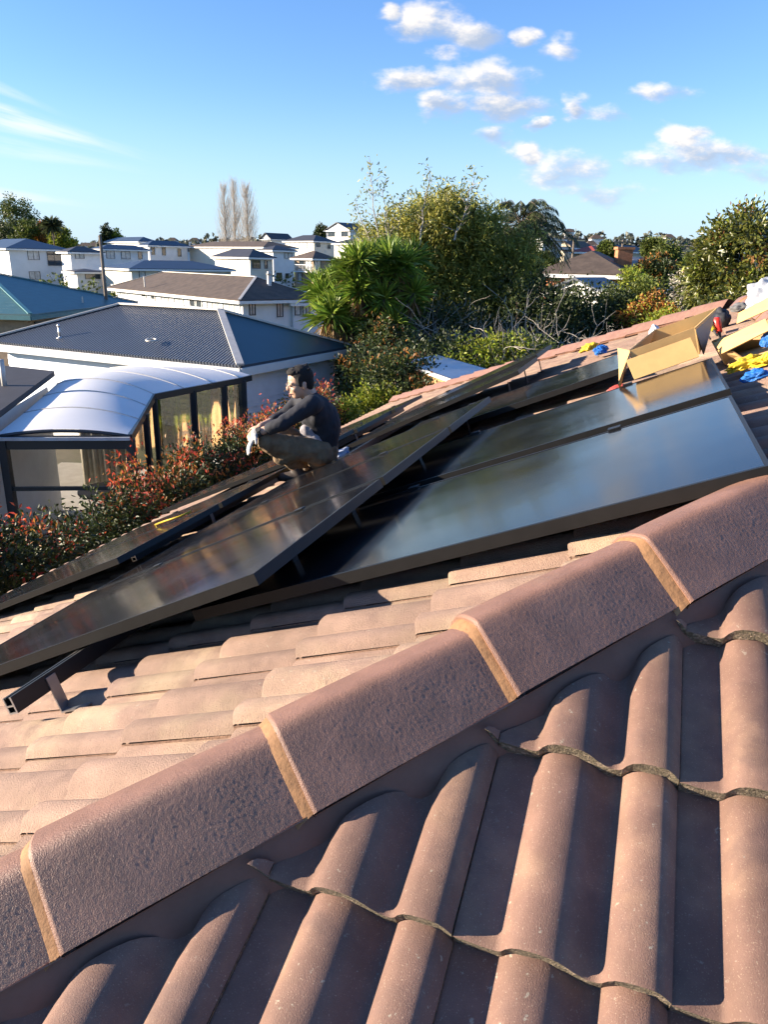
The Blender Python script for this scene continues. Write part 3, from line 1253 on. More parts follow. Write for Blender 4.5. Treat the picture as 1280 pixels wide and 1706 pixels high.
# --- clear-walled canopy with white vaulted roof against that house
can = empty('patio_canopy', (-5, 13, 0), 'white vaulted patio canopy with dark posts and clear blinds', 'canopy')
rows = [((-5.95, 10.95), (-3.98, 11.16)), ((-6.15, 12.3), (-4.2, 12.3)), ((-6.4, 13.6), (-4.45, 13.5)), ((-6.7, 14.9), (-4.71, 14.76)), ((-6.9, 16.3), (-4.3, 15.55)),
        ((-6.6, 17.6), (-3.88, 16.35)), ((-5.4, 18.2), (-3.42, 17.15)), ((-4.75, 18.35), (-3.25, 17.6))]
ZC = CZ - 2.62


def canopy_pt(t, s, dz=0.0):
    t = t * (len(rows) - 1)
    i = min(int(t), len(rows) - 2)
    f = t - i
    L_ = Vector((*rows[i][0], 0)).lerp(Vector((*rows[i + 1][0], 0)), f)
    Rr = Vector((*rows[i][1], 0)).lerp(Vector((*rows[i + 1][1], 0)), f)
    p = L_.lerp(Rr, s)
    tt = t / (len(rows) - 1)
    bulge = (.09 + .10 * math.sin(math.pi * min(1, tt * 1.05)) ** 1.0)
    p.z = ZC + .14 * (1 - s) * math.sin(math.pi * min(1, tt * 1.1)) + bulge * (1 - (2 * s - 1) ** 2) + .05 * math.sin(tt * math.pi * 5) ** 2 * (1 - (2 * s - 1) ** 2) * .3 + dz
    return p


def sheet(fn, nu, nv):
    v = [fn(i / nu, j / nv) for i in range(nu + 1) for j in range(nv + 1)]
    f = [(i * (nv + 1) + j, i * (nv + 1) + j + 1, (i + 1) * (nv + 1) + j + 1, (i + 1) * (nv + 1) + j) for i in range(nu) for j in range(nv)]
    return v, f


m_pvc = mat('white_canopy_sheet', (.82, .82, .82), rough=.6, var=.03, vscale=.8, transl=.18)
v, f = sheet(canopy_pt, 42, 14)
o = mesh_obj('canopy_roof', v, f, m_pvc, can, smooth=True)
m_post = mat('charcoal_steel', (.022, .027, .034), rough=.4, var=.05)
for k in (0, 2 / 7, 3 / 7, 5 / 7, 1):                       # hoops under the sheet
    h = MB()
    h.tube([canopy_pt(k, s, -.03) for s in np.linspace(0, 1, 15)], .03, 6)
    h.build('hoop', m_post, can, smooth=True)
for k in (1 / 7, 2 / 7, 3 / 7, 4 / 7, 5 / 7, 6 / 7):       # joint strips over the sheets
    h = MB()
    h.tube([canopy_pt(k, s, .004) for s in np.linspace(0, 1, 15)], .014, 5)
    h.build('joint_strip', m_flash, can, smooth=True)
e_ = MB()
pts = [canopy_pt(t, 1, -.06) for t in (0, 3 / 7, 6 / 7, 1)]
for a, b in zip(pts[:-1], pts[1:]):
    e_.bar(a, b, .07, .13)
e_.build('edge_beam', m_post, can)
fb = MB()
fb.bar(canopy_pt(0, 0, -.12) + Vector((-.8, -.09, 0)), canopy_pt(0, 1, -.12), .09, .20)
fb.build('front_beam', m_post, can)
gt = MB()
gt.bar(canopy_pt(0, 0, -.05) + Vector((-.8, -.15, 0)), canopy_pt(0, 1, -.05) + Vector((.02, -.06, 0)), .05, .05)
gt.build('front_trim', mat('pale_trim', (.45, .47, .5), rough=.4), can)
posts = [canopy_pt(0, 1), canopy_pt(1.7 / 7, 1), canopy_pt(3 / 7, 1), canopy_pt(4.3 / 7, 1), canopy_pt(5.4 / 7, 1), canopy_pt(6.3 / 7, 1), Vector((-5.86, 10.95, 0))]
for p in posts:
    pb = MB()
    pb.box((p.x - .06, p.y - .06, 0), (.12, 0, 0), (0, .12, 0), (0, 0, ZC - .08))
    pb.build('post', m_post, can)
m_clear = clear_mat('clear_blind', (.86, .83, .76), .05, .06)


def blind(a, b, z0, z1):
    vv, ff = sheet(lambda s, t: Vector((a.x + (b.x - a.x) * s, a.y + (b.y - a.y) * s + .02 * math.sin(s * 9), z0 + (z1 - z0) * t)), 12, 4)
    mesh_obj('clear_blind', vv, ff, m_clear, can, smooth=True)
    rb_ = MB()
    rb_.bar(Vector((a.x, a.y, z0)), Vector((b.x, b.y, z0)), .05, .06)
    rb_.build('blind_rail', m_post, can)


blind(posts[6], posts[0], 1.72, ZC - .2)
for a, b in ((0, 1), (1, 2), (2, 3), (3, 4), (4, 5)):
    blind(posts[a], posts[b], .9, ZC - .12)
pv = MB()
pv.box((-8.5, 10.6, .02), (5.6, 0, 0), (0, 8.0, 0), (0, 0, .03))
tag(pv.build('patio', mat('patio_paving', (.42, .38, .31), rough=.8, var=.1, vscale=3)), kind='structure')
# a covered trampoline-like table and chairs under the canopy
t = empty('patio_table', (-5.2, 13.2, 0), 'dim round table standing under the canopy behind clear blinds', 'table')
tb = MB()
tb.tube([(-5.2, 13.2, 1.0), (-5.2, 13.2, 1.04)], .55, 20)
tb.build('table_top', mat('teak', (.25, .16, .09), rough=.6), t)
tb = MB()
tb.tube([(-5.2, 13.2, .05), (-5.2, 13.2, .12), (-5.2, 13.2, 1.0)], [.25, .05, .05], 10)
tb.build('pedestal', m_post, t)
cu = MB()
for k in range(15):
    x = -6.6 + k * .12
    cu.tube([(x, 15.6 + .03 * (k % 2), .4), (x, 15.6 + .03 * (k % 2), 2.4)], .075, 8)
o = cu.build('curtain', mat('beige_curtain', (.40, .38, .33), rough=.8), None, smooth=True)
tag(o, 'beige curtain hanging inside the patio canopy', 'curtain')

# --- dark lean-to roof left of the canopy
lt = empty('lean_to', (-7.5, 13, 0), 'dark flat lean-to roof at the left edge beside the canopy', 'outbuilding')
LZ = CZ - 2.22
s_ = MB()
s_.slab([(-5.98, 10.2, LZ - .25), (-6.72, 14.9, LZ), (-11, 16.6, LZ + .05), (-11, 10.2, LZ - .2)], .1)
s_.build('roof', mat('dark_membrane_roof', (.040, .038, .042), rough=.7, var=.15, vscale=2), lt)
s_ = MB()
for a, b in (((-6.1, 10.4), (-6.85, 14.8)), ((-6.1, 10.4), (-11, 10.4))):
    s_.poly([(*a, 0), (*b, 0), (*b, LZ - .3), (*a, LZ - .3)])
s_.build('wall', m_white, lt)
p = at(4, 622, 13.5)
s_ = MB()
s_.tube([p - UZ * .35, p + UZ * .25], .05, 8)
s_.build('vent_pipe', m_flash, lt, smooth=True)

# --- teal tiled house on the left
m_tealtile = boards_mat('teal_pressed_tiles', (.040, .125, .135), .115, rough=.5, depth=.05, var=.1, vscale=2)
H2 = House('house with teal green pressed-tile roof on the left', (-16.9, 35.3), -84, 11, 10.6, CZ - 2.62, 0, m_brown, m_tealtile, pitch=16.5, over=.5,
           flash=mat('teal_hip_cap', (.06, .20, .22), rough=.5), trim=mat('teal_gutter', (.05, .17, .19), rough=.5))
H2.window(2, .6, 2.4, 1.0, 2.1, frame=m_dframe)
H2.window(2, 5.2, 6.4, 1.0, 2.1, frame=m_dframe)
p = at(138, 512, 41)
s_ = MB()
s_.tube([p, p + UZ * .55], .05, 8)
s_.build('flue', m_flash, H2.root)

# --- long brown-roofed white house
H3 = House('long white single-storey house with brown-grey hip roof and flue', (-9.9, 51.6), -41.8, 21, 6.0, CZ - 2.6, 0, m_wplast, m_rbrown, pitch=21, over=.6, flash=m_flash)
for x0, x1, y0, y1, mm in ((236, 243, 484, 494, 0), (252, 258, 486, 498, 0), (317, 325, 492, 510, 0), (328, 336, 493, 511, 0), (372, 400, 499, 520, 2), (290, 305, 490, 505, 1), (200, 212, 482, 492, 1), (268, 280, 488, 501, 1), (345, 362, 496, 514, 1)):
    H3.win_px(1, x0, x1, y0, y1, glass=m_glassw if mm == 0 else m_curtain, mull=mm)
for x0, x1, y0, y1 in ((416, 424, 503, 524), (462, 470, 503, 527)):
    H3.win_px(2, x0, x1, y0, y1, glass=m_curtain, frame=m_dframe)
p = at(449, 492, 55)
s_ = MB()
s_.tube([p - UZ * .2, p + UZ * 1.4], .16, 10)
s_.tube([p + UZ * 1.4, p + UZ * 1.65], [.2, .12], 10)
s_.build('flue', m_flash, H3.root, smooth=True)
p = at(241, 478, 62)
s_ = MB()
s_.tube([p, p + UZ * .8], .06, 8)
s_.build('flue', m_flash, H3.root)


def px_house(label, xl, xc, xr, ye, Y, wall, roofm, az1=-44, zb=None, wins1=(), wins2=(), lmax=24, lmax2=None, **kw):
    C = at(xc, ye, Y)
    d1, d2 = azdir(az1), azdir(az1 + 90)
    l1 = min(max(len_to(C, d1, xl), 3), lmax)
    l2 = min(max(len_to(C, d2, xr), 3), lmax2 or lmax)
    ov = kw.pop('over', .45)
    if zb is None:
        zb = float(terrain(C.x, C.y)) - .5
    h = House(label, (C.x, C.y), az1, l1, l2, C.z, zb, wall, roofm, over=ov, **kw)
    for (x0, x1, y0, y1, *r) in wins1:
        h.win_px(1, x0, x1, y0, y1, glass=m_curtain if (r and r[0] == 'c') else m_glassw, frame=m_dframe, mull=1 if x1 - x0 > 9 else 0)
    for (x0, x1, y0, y1, *r) in wins2:
        h.win_px(2, x0, x1, y0, y1, glass=m_curtain if (r and r[0] == 'c') else m_glassw, frame=m_dframe, mull=1 if x1 - x0 > 9 else 0)
    return h


px_house('white two-storey house with slate blue roof at the far left edge', -50, 13, 112, 413, 100, m_wplast, m_rblue, pitch=17, lmax=22,
         wins2=((46, 64, 417, 432, 'c'), (79, 101, 420, 442), (49, 66, 453, 465, 'c')))
px_house('white two-storey house with dark hip roof behind the wooden pole', 104, 116, 168, 419, 98, m_wb, m_rdark, pitch=19,
         wins2=((125, 139, 422, 430, 'c'),))
px_house('dark low garage with black door below the white house', 110, 127, 168, 452, 92, m_wplast, m_rdark, pitch=8,
         wins2=((142, 166, 457, 464),))
px_house('two-storey house with slate roof and two wide windows right of the pole', 160, 170, 247, 414, 118, m_wplast, m_rblue, pitch=18,
         wins2=((177, 190, 418, 430, 'c'), (202, 216, 419, 431, 'c'), (230, 236, 420, 431)))
px_house('pale two-storey house with slate blue hip roofs and three narrow windows', 236, 248, 313, 408, 135, m_wplast, m_rblue, pitch=22,
         wins2=((252, 257, 411, 424), (270, 275, 412, 425), (296, 301, 415, 427)))
px_house('small slate-roofed house behind the pale two-storey house', 180, 232, 262, 402, 150, m_wplast, m_rblue, pitch=22)
px_house('low cream and white house with blue-grey roof in the left middle', 173, 218, 384, 447, 88, m_cream, m_rblue, pitch=13, lmax=22,
         wins2=((232, 241, 452, 462, 'c'), (262, 274, 454, 464, 'c'), (300, 310, 457, 466)))
px_house('broad cream two-storey house with grey hip roof seen from behind', 316, 440, 492, 411, 125, m_cream, m_rbrown, pitch=15, lmax=26,
         wins2=((446, 456, 419, 428),))
px_house('cream-walled two-storey block with grey hip roof and dark square window', 358, 416, 454, 428, 100, m_cream, m_rdark, pitch=24,
         wins2=((420, 433, 434, 447), (441, 445, 435, 447)))
px_house('white two-storey wing with upper windows beside the cream-walled block', 446, 455, 489, 416, 112, m_wplast, m_rdark, pitch=18,
         wins2=((474, 486, 422, 430, 'c'), (461, 469, 455, 464), (476, 480, 456, 463)))
px_house('white gabled house with dark roof on the skyline', 437, 452, 486, 398, 175, m_wplast, m_rdark, pitch=30, kind='gable', ridge='d2')
px_house('cream two-storey house with dark hip roof on the skyline', 476, 523, 557, 401, 150, m_cream, m_rdark, pitch=21,
         wins1=((483, 491, 404, 412, 'c'), (498, 512, 405, 413, 'c')), wins2=((527, 533, 405, 411), (546, 550, 408, 414)))
px_house('white modern house with mono-pitch roof, highest on the skyline', 544, 583, 612, 383, 165, m_wplast, m_rdark, pitch=20, kind='gable', ridge='d2',
         wins1=((547, 558, 386, 394), (569, 580, 386, 394)))
px_house('small cream house with dark roof left of the bamboo', 558, 588, 618, 405, 140, m_cream, m_rdark, pitch=18, wins1=((565, 576, 408, 415, 'c'),))
h8 = px_house('tan house with balcony and dark hip roof left of the yucca', 491, 522, 556, 430, 100, m_brown, m_rbrown, pitch=23, zb=-.4,
              wins1=((499, 507, 432, 448), (509, 519, 433, 448, 'c'), (497, 503, 455, 470, 'c')), wins2=((524, 534, 434, 448, 'c'), (527, 538, 456, 470, 'c')))
u0, z0 = h8.pix(1, 505, 452)
s_ = MB()
s_.box(h8.C + UZ * (z0 - .1) - h8.d2 * .9 - h8.d1 * .9, h8.d1 * 4, h8.d2 * .9, UZ * .14)
s_.box(h8.C + UZ * (z0 + .8) - h8.d2 * .9 - h8.d1 * .9, h8.d1 * 4, h8.d2 * .06, UZ * .06)
for k in range(14):
    s_.box(h8.C + UZ * z0 - h8.d2 * .88 + h8.d1 * (k * .3 - .85), h8.d1 * .03, h8.d2 * .03, UZ * .85)
s_.build('balcony', m_wframe, h8.root)
px_house('low white annex with flat roof right of the long house', 470, 488, 540, 503, 54, m_wplast, m_rdark, az1=-30, pitch=4, zb=0, over=.3,
         wins2=((492, 500, 508, 524, 'c'), (505, 515, 508, 524, 'c')))

# right-hand side
ob = px_house('orange brick house with weathered brown tiled roof and chimney', 912, 1036, 1110, 457, 44, m_brick, m_rbrown, az1=-66, pitch=25, lmax=14, lmax2=7, over=.6,
              wins1=((952, 971, 452, 466, 'c'), (993, 1010, 455, 466), (1012, 1020, 456, 466, 'c'), (922, 934, 451, 464, 'c')))
s_ = MB()
p = at(1040, 448, 47)
s_.box(p + Vector((-.45, 0, -1)), (.9, 0, 0), (0, .7, 0), (0, 0, 2.1))
s_.box(p + Vector((-.52, -.07, 1.1)), (1.04, 0, 0), (0, .84, 0), (0, 0, .15))
s_.build('chimney', m_brick, ob.roofo)
px_house('cream gabled house beyond the brick house', 934, 955, 985, 412, 100, m_cplast, m_rbrown, pitch=24, kind='gable', ridge='d2', wins1=((940, 948, 414, 420),))
px_house('house with red roof beyond the brick house', 962, 992, 1020, 419, 95, m_brown, m_rred, pitch=20)
px_house('tan house with dark roof on the right skyline', 1005, 1018, 1070, 417, 110, m_cplast, m_rdark, pitch=24, kind='gable', ridge='d2')
px_house('long grey-roofed house right of the chimney', 1044, 1060, 1138, 437, 62, m_cream, mat('pale_grey_roof', (.16, .16, .17), rough=.6, var=.1), pitch=12, lmax2=9)
px_house('house with brown-black roof just right of the chimney', 1046, 1066, 1122, 452, 50, m_brown, m_rdark, az1=-60, pitch=20, lmax2=7)
px_house('white gabled garage with grey-blue roof below the brick house', 958, 1006, 1045, 489, 37, m_wplast, m_rblue, az1=-50, pitch=22, kind='gable', ridge='d2', zb=-.2, lmax2=4, over=.25)
px_house('low shed with pale sheet roof half hidden by shrubs on the right', 1062, 1100, 1140, 488, 35, m_wplast, mat('pale_sheet_roof', (.30, .32, .34), rough=.5, var=.1), az1=-50, pitch=8, zb=-.2, lmax2=5)
ap = px_house('white modern apartment block half hidden behind the palm', 858, 906, 934, 396, 95, m_wplast, m_rdark, pitch=6,
              wins1=((884, 892, 400, 408), (884, 892, 414, 421)), wins2=((909, 914, 400, 409), (920, 926, 401, 410), (909, 914, 415, 422)))

# --- shed with clear corrugated roof behind the roof edge
SHY = 17.5
shed = empty('garden_shed', at(740, 640, SHY), 'small ochre shed with white corrugated roof beyond the roof edge', 'shed', None)
pl, pc, pr = at(672, 603, 18.6), at(756, 632, 15.6), at(815, 620, 17.2)
pb = pl + (pr - pc)
s_ = MB()
n = 26
v, f = [], []
for i in range(n * 4 + 1):
    t = i / (n * 4)
    zz = .022 * math.sin(i * math.pi / 2)
    a_, b_ = pl.lerp(pc, t), pb.lerp(pr, t)
    v += [a_ + UZ * zz, b_ + UZ * (zz + .05)]
for i in range(n * 4):
    f.append((2 * i, 2 * i + 2, 2 * i + 3, 2 * i + 1))
mesh_obj('roof', v, f, mat('white_corrugated_sheet', (.62, .63, .64), rough=.4, var=.06), shed, smooth=True)
s_ = MB()
for a_, b_ in ((pl, pc), (pc, pr), (pr, pb), (pb, pl)):
    cen = (pl + pr) / 2
    a2, b2 = a_.lerp(cen, .05), b_.lerp(cen, .05)
    s_.poly([(a2.x, a2.y, 0), (b2.x, b2.y, 0), (b2.x, b2.y, b2.z - .06), (a2.x, a2.y, a2.z - .06)])
s_.build('wall', mat('ochre_ply', (.42, .24, .10), rough=.75, var=.12), shed)
s_ = MB()
for a_, b_ in ((pl, pc), (pc, pr)):
    s_.bar(a_ - UZ * .05, b_ - UZ * .05, .04, .08)
s_.build('fascia', m_white, shed)


# ------------------------------------------------------------------ poles and wires
m_wood = mat('grey_pole_timber', (.15, .12, .09), rough=.85, var=.2, vscale=8)


def pole(label, x, ytop, Y, zb, arms=1, r=.13):
    p = at(x, ytop, Y)
    e = empty('utility_pole', (p.x, p.y, zb), label, 'utility pole', 'utility poles')
    b = MB()
    b.tube([(p.x, p.y, zb), (p.x, p.y, p.z)], [r, r * .75], 10)
    b.build('post', m_wood, e, smooth=True)
    for k in range(arms):
        c = MB()
        c.bar((p.x - 1.0, p.y - .3, p.z - .25 - k * .7), (p.x + 1.0, p.y + .3, p.z - .25 - k * .7), .1, .12)
        c.build('crossarm', m_wood, e)
        for q in (-.85, -.45, .45, .85):
            c = MB()
            c.tube([(p.x + q, p.y + q * .3, p.z - .2 - k * .7), (p.x + q, p.y + q * .3, p.z)], [.05, .03], 6)
            c.build('insulator', mat('insulator', (.2, .2, .22), rough=.3), e)
    return p


pole('weathered wooden pole standing before the white houses on the left', 166, 392, 44, 0, 0, .11)
P1_ = pole('utility pole left of the brick house roof', 958, 393, 66, 2, 1)
P2_ = pole('utility pole behind the brick chimney', 1039, 399, 78, 2, 1)
P3_ = pole('utility pole with crossarm on the right skyline', 1093, 402, 92, 2, 2)
P4_ = pole('rightmost thin utility pole beside the big tree', 1128, 405, 70, 2, 0)
P0_ = at(840, 385, 60)
P5_ = at(1320, 402, 80)
m_wire = mat('wire', (.05, .05, .055), rough=.6, var=0)


def wire(label, a, b, sag):
    pts = [a.lerp(b, t) - UZ * sag * 4 * t * (1 - t) for t in np.linspace(0, 1, 12)]
    tag(MB().tube(pts, .018, 4).build('overhead_wire', m_wire), label, 'wire', 'overhead wires')


wire('overhead wire running left from the brick house pole', P1_, P0_, .5)
wire('overhead wire between the brick house pole and the chimney pole', P1_, P2_, .4)
wire('overhead wire between the chimney pole and the crossarm pole', P2_, P3_, .5)
wire('overhead wire from the crossarm pole towards the big tree', P3_, P5_, .6)
wire('overhead wire from the thin rightmost pole towards the big tree', P4_, P5_, .4)


# ------------------------------------------------------------------ vegetation
def leaf_mat(name, col, col2, rough=.5, transl=.25, spec=.4):
    m = bpy.data.materials.new(name)
    m.use_nodes = True
    nt = NT(m.node_tree)
    bs = nt.n['Principled BSDF']
    g = nt.node('ShaderNodeNewGeometry')
    rnd = g.outputs['Random Per Island']
    c = nt.mix(rnd, col, col2)
    pos = nt.noise(g.outputs['Position'], 1.3, 2, .5)
    sc = nt.math('MULTIPLY', nt.ramp(pos, .3, .7, .72, 1.25), nt.ramp(nt.math('FRACT', nt.math('MULTIPLY', rnd, 17.3)), 0, 1, .65, 1.3, False))
    vm = nt.node('ShaderNodeVectorMath', operation='SCALE')
    nt.l.new(c, vm.inputs[0])
    nt.put(vm, 3, sc)
    nt.l.new(vm.outputs[0], bs.inputs['Base Color'])
    bs.inputs['Roughness'].default_value = rough
    bs.inputs['Specular IOR Level'].default_value = spec
    tr = nt.node('ShaderNodeBsdfTranslucent')
    nt.l.new(vm.outputs[0], tr.inputs[0])
    mx = nt.node('ShaderNodeMixShader')
    mx.inputs[0].default_value = transl
    nt.l.new(bs.outputs[0], mx.inputs[1])
    nt.l.new(tr.outputs[0], mx.inputs[2])
    nt.l.new(mx.outputs[0], nt.n['Material Output'].inputs[0])
    return m


def unit(a):
    return a / np.maximum(np.linalg.norm(a, axis=-1, keepdims=True), 1e-9)


def leaves(name, c, axis, length, width, m, parent, fold=.25, droop=0.0):
    """pointed folded leaves: c centres (N,3), axis (N,3) directions"""
    n = len(c)
    axis = unit(axis)
    length = np.broadcast_to(np.asarray(length, float), (n,))[:, None]
    width = np.broadcast_to(np.asarray(width, float), (n,))[:, None]
    side = unit(np.cross(axis, rng.normal(size=(n, 3))))
    nrm = np.cross(side, axis)
    b = c - axis * length * .5
    t = c + axis * length * .5 - np.array([0, 0, 1]) * length * droop
    mid = c + nrm * width * 0
    l = mid - side * width * .5 + nrm * width * fold
    r = mid + side * width * .5 + nrm * width * fold
    v = np.stack([b, l, t, r], 1).reshape(-1, 3)
    i = np.arange(n)[:, None] * 4
    f = np.concatenate([i + np.array([0, 2, 1]), i + np.array([0, 3, 2])], 1).reshape(-1, 3)
    me = bpy.data.meshes.new(name)
    me.vertices.add(len(v))
    me.vertices.foreach_set('co', v.astype(np.float32).ravel())
    me.loops.add(len(f) * 3)
    me.loops.foreach_set('vertex_index', f.astype(np.int32).ravel())
    me.polygons.add(len(f))
    me.polygons.foreach_set('loop_start', np.arange(0, len(f) * 3, 3, dtype=np.int32))
    me.update(calc_edges=True)
    me.materials.append(m)
    o = bpy.data.objects.new(name, me)
    COL.objects.link(o)
    o['kind'] = 'stuff'
    return attach(o, parent)


def lobes(center, radii, n_lobes, lobe_r, per, jitter=.35, flat=1.0):
    """points on and in many small clumps that together fill an uneven crown"""
    center, radii = np.asarray(center, float), np.asarray(radii, float)
    d = unit(rng.normal(size=(n_lobes, 3)))
    rr = rng.uniform(.35, 1.0, (n_lobes, 1)) ** .6
    lc = center + d * rr * radii
    lr = lobe_r * rng.uniform(.6, 1.35, n_lobes)
    pts, out = [], []
    for q in range(n_lobes):
        k = max(6, int(per * (lr[q] / lobe_r) ** 2))
        dd = unit(rng.normal(size=(k, 3)))
        pr = lr[q] * rng.uniform(.45, 1.0 + jitter, (k, 1))
        pts.append(lc[q] + dd * pr * np.array([1, 1, flat]))
        out.append(dd + d[q] * .5 + rng.normal(size=(k, 3)) * .5)
    return np.concatenate(pts), np.concatenate(out), lc


def limb_tree(base, tops, r0=.12, forks=(), wob=.15):
    b = MB()
    base = Vector(base)
    for t in tops:
        t = Vector(t)
        n = 6
        pts = []
        for k in range(n + 1):
            f = k / n
            p = base.lerp(t, f)
            p += Vector((random.uniform(-1, 1), random.uniform(-1, 1), 0)) * wob * math.sin(f * math.pi)
            pts.append(p)
        b.tube(pts, [r0 * (1 - .8 * k / n) for k in range(n + 1)], 6)
    return b


m_bark = mat('bark', (.10, .075, .055), rough=.9, var=.3, vscale=10)
m_barkp = mat('pale_bark', (.33, .30, .26), rough=.85, var=.25, vscale=12)
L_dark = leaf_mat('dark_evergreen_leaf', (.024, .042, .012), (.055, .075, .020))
L_mid = leaf_mat('mid_green_leaf', (.07, .11, .02), (.14, .16, .03))
L_lime = leaf_mat('lime_leaf', (.16, .24, .020), (.30, .30, .03), transl=.35)
L_red = leaf_mat('red_new_leaf', (.45, .045, .035), (.55, .13, .05), transl=.35)
L_orange = leaf_mat('bronze_leaf', (.32, .10, .025), (.42, .22, .05), transl=.3)
L_bamboo = leaf_mat('bamboo_leaf', (.16, .20, .035), (.38, .34, .07), transl=.3)
L_yucca = leaf_mat('yucca_leaf', (.12, .22, .025), (.27, .34, .05), transl=.25, rough=.4)
L_dry = leaf_mat('dry_leaf', (.20, .11, .04), (.30, .19, .08), transl=.2)
L_mag = leaf_mat('magnolia_leaf', (.06, .085, .018), (.17, .17, .03), rough=.35, spec=.6)
L_magb = leaf_mat('magnolia_brown_leaf', (.16, .07, .02), (.24, .12, .035))
L_palm = leaf_mat('palm_leaf', (.045, .06, .025), (.10, .12, .05))
L_grey = leaf_mat('hazy_far_leaf', (.085, .10, .075), (.15, .15, .10))


def bush(label, c, radii, n_lobes, lobe_r, per, size, m, cat='shrub', group=None, name='shrub', stem=True, width=.45, extra=None, zb=0.0, droop=.1, flat=1.0):
    c = Vector(c)
    e = empty(name, (c.x, c.y, zb), label, cat, group)
    p, ax, lc = lobes(c, radii, n_lobes, lobe_r, per, flat=flat)
    leaves('foliage', p, ax, rng.uniform(.7, 1.3, len(p)) * size, size * width, m, e, droop=droop)
    if extra:
        for (m2, frac, up) in extra:
            k = rng.random(len(lc)) < frac
            cc = lc[k]
            if len(cc):
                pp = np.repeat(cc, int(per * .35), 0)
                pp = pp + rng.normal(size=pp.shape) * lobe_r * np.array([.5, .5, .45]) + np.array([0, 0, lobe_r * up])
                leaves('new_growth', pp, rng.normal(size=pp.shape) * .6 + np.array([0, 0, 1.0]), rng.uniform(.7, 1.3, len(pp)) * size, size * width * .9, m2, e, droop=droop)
    if stem:
        limb_tree((c.x, c.y, zb), [Vector(lc[k]) for k in rng.choice(len(lc), min(9, len(lc)), False)], r0=max(.03, radii[0] * .07)).build('stem', m_bark, e)
    return e


# --- red-tipped hedge along the boundary
hedge_lab = ['at the left edge of the photo below the canopy post', 'left of the canopy corner, dark with few red tips', 'with a bright red tuft near the lowest panels',
             'below the canopy front', 'below the canopy corner post', 'in front of the first clear side blind', 'in front of the middle side blinds', 'with bronze tips before the white wall corner',
             'left of the man\'s gloved hand', 'behind the man\'s forearms', 'behind the squatting man\'s back', 'low and dark, nearest the camera on the left']
HB = -5.55
hi = 0
for k, A_ in enumerate(np.arange(1.2, 13.2, 1.05)):
    p = plan(A_ + random.uniform(-.15, .15), HB + random.uniform(-.25, .2), 0)
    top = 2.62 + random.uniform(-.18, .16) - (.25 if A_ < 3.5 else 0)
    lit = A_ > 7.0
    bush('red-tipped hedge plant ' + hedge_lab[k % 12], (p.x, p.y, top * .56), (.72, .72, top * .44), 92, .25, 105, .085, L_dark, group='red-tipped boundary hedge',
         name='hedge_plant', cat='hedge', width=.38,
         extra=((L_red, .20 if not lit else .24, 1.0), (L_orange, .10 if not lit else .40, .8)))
p = plan(13.3, -5.2, 0)
for k, (A_, B_, nm) in enumerate(((13.6, -5.3, 'lime green clipped bush beside the squatting man\'s back'), (14.9, -5.0, 'lime green bush between the man and the shed'))):
    p = plan(A_, B_, 0)
    bush(nm, (p.x, p.y, 1.65), (.85, .85, .85), 60, .24, 120, .10, L_lime, group='lime green bushes', width=.5, extra=((L_mid, .3, -.3),))
for (x, y, Y, rz, lab) in ((622, 628, 19.5, 1.0, 'dark leafy shrub behind the squatting man\'s head'), (668, 655, 17.5, .8, 'dark bronze-tipped shrub left of the ochre shed'),
                           (636, 600, 22, 1.3, 'dark shrub below the yucca')):
    c = at(x, y, Y)
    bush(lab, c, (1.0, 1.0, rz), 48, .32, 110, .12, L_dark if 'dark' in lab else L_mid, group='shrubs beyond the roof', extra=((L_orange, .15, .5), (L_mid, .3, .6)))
for (x, y, Y, rx, rz, lab, m_) in ((592, 604, 24, 1.1, 1.3, 'dark glossy shrub at the end of the white house wall', L_dark), (590, 572, 27, 1.2, 1.0, 'olive green shrub under the left yucca heads', L_mid),
                                   (735, 606, 21, 1.4, .7, 'dark leafy shrub in front of the bare branches', L_dark), (820, 602, 20.5, 1.5, .6, 'yellowing shrub beside the shed roof', L_lime),
                                   (880, 602, 21, 1.0, .6, 'thin shrub right of the shed roof', L_mid)):
    c = at(x, y, Y)
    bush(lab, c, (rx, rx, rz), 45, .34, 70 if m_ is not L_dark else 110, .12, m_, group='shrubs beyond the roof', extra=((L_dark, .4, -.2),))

# --- yucca with many rosette heads
yb = at(655, 600, 24)
yu = empty('yucca_tree', (yb.x, yb.y, 0), 'large yucca with many spiky green leaf heads', 'tree')
heads = []
for q in range(58):
    px_, py_ = random.uniform(530, 708), random.uniform(424, 552)
    if ((px_ - 618) / 95) ** 2 + ((py_ - 490) / 72) ** 2 > 1.05:
        continue
    heads.append(at(px_, py_, 24 + random.uniform(-1.6, 1.4)))
heads += [at(560, 520, 23), at(545, 500, 23.5), at(600, 440, 24), at(690, 430, 24.5), at(660, 455, 23), at(590, 470, 22.6), at(640, 500, 22.6), at(690, 490, 23), at(575, 540, 23), at(620, 535, 22.8), at(530, 480, 24), at(650, 425, 24.5)]
tr_ = MB()
for t in heads:
    mid = Vector((yb.x + (t.x - yb.x) * .35, yb.y + (t.y - yb.y) * .35, 2.0 + random.uniform(-.3, .5)))
    tr_.tube([(yb.x + random.uniform(-.2, .2), yb.y, 0), (yb.x + (t.x - yb.x) * .1, yb.y, 1.3), mid, mid.lerp(t, .6) - UZ * .1, t], [.16, .14, .11, .08, .07], 6)
tr_.build('trunk', m_bark, yu, smooth=True)
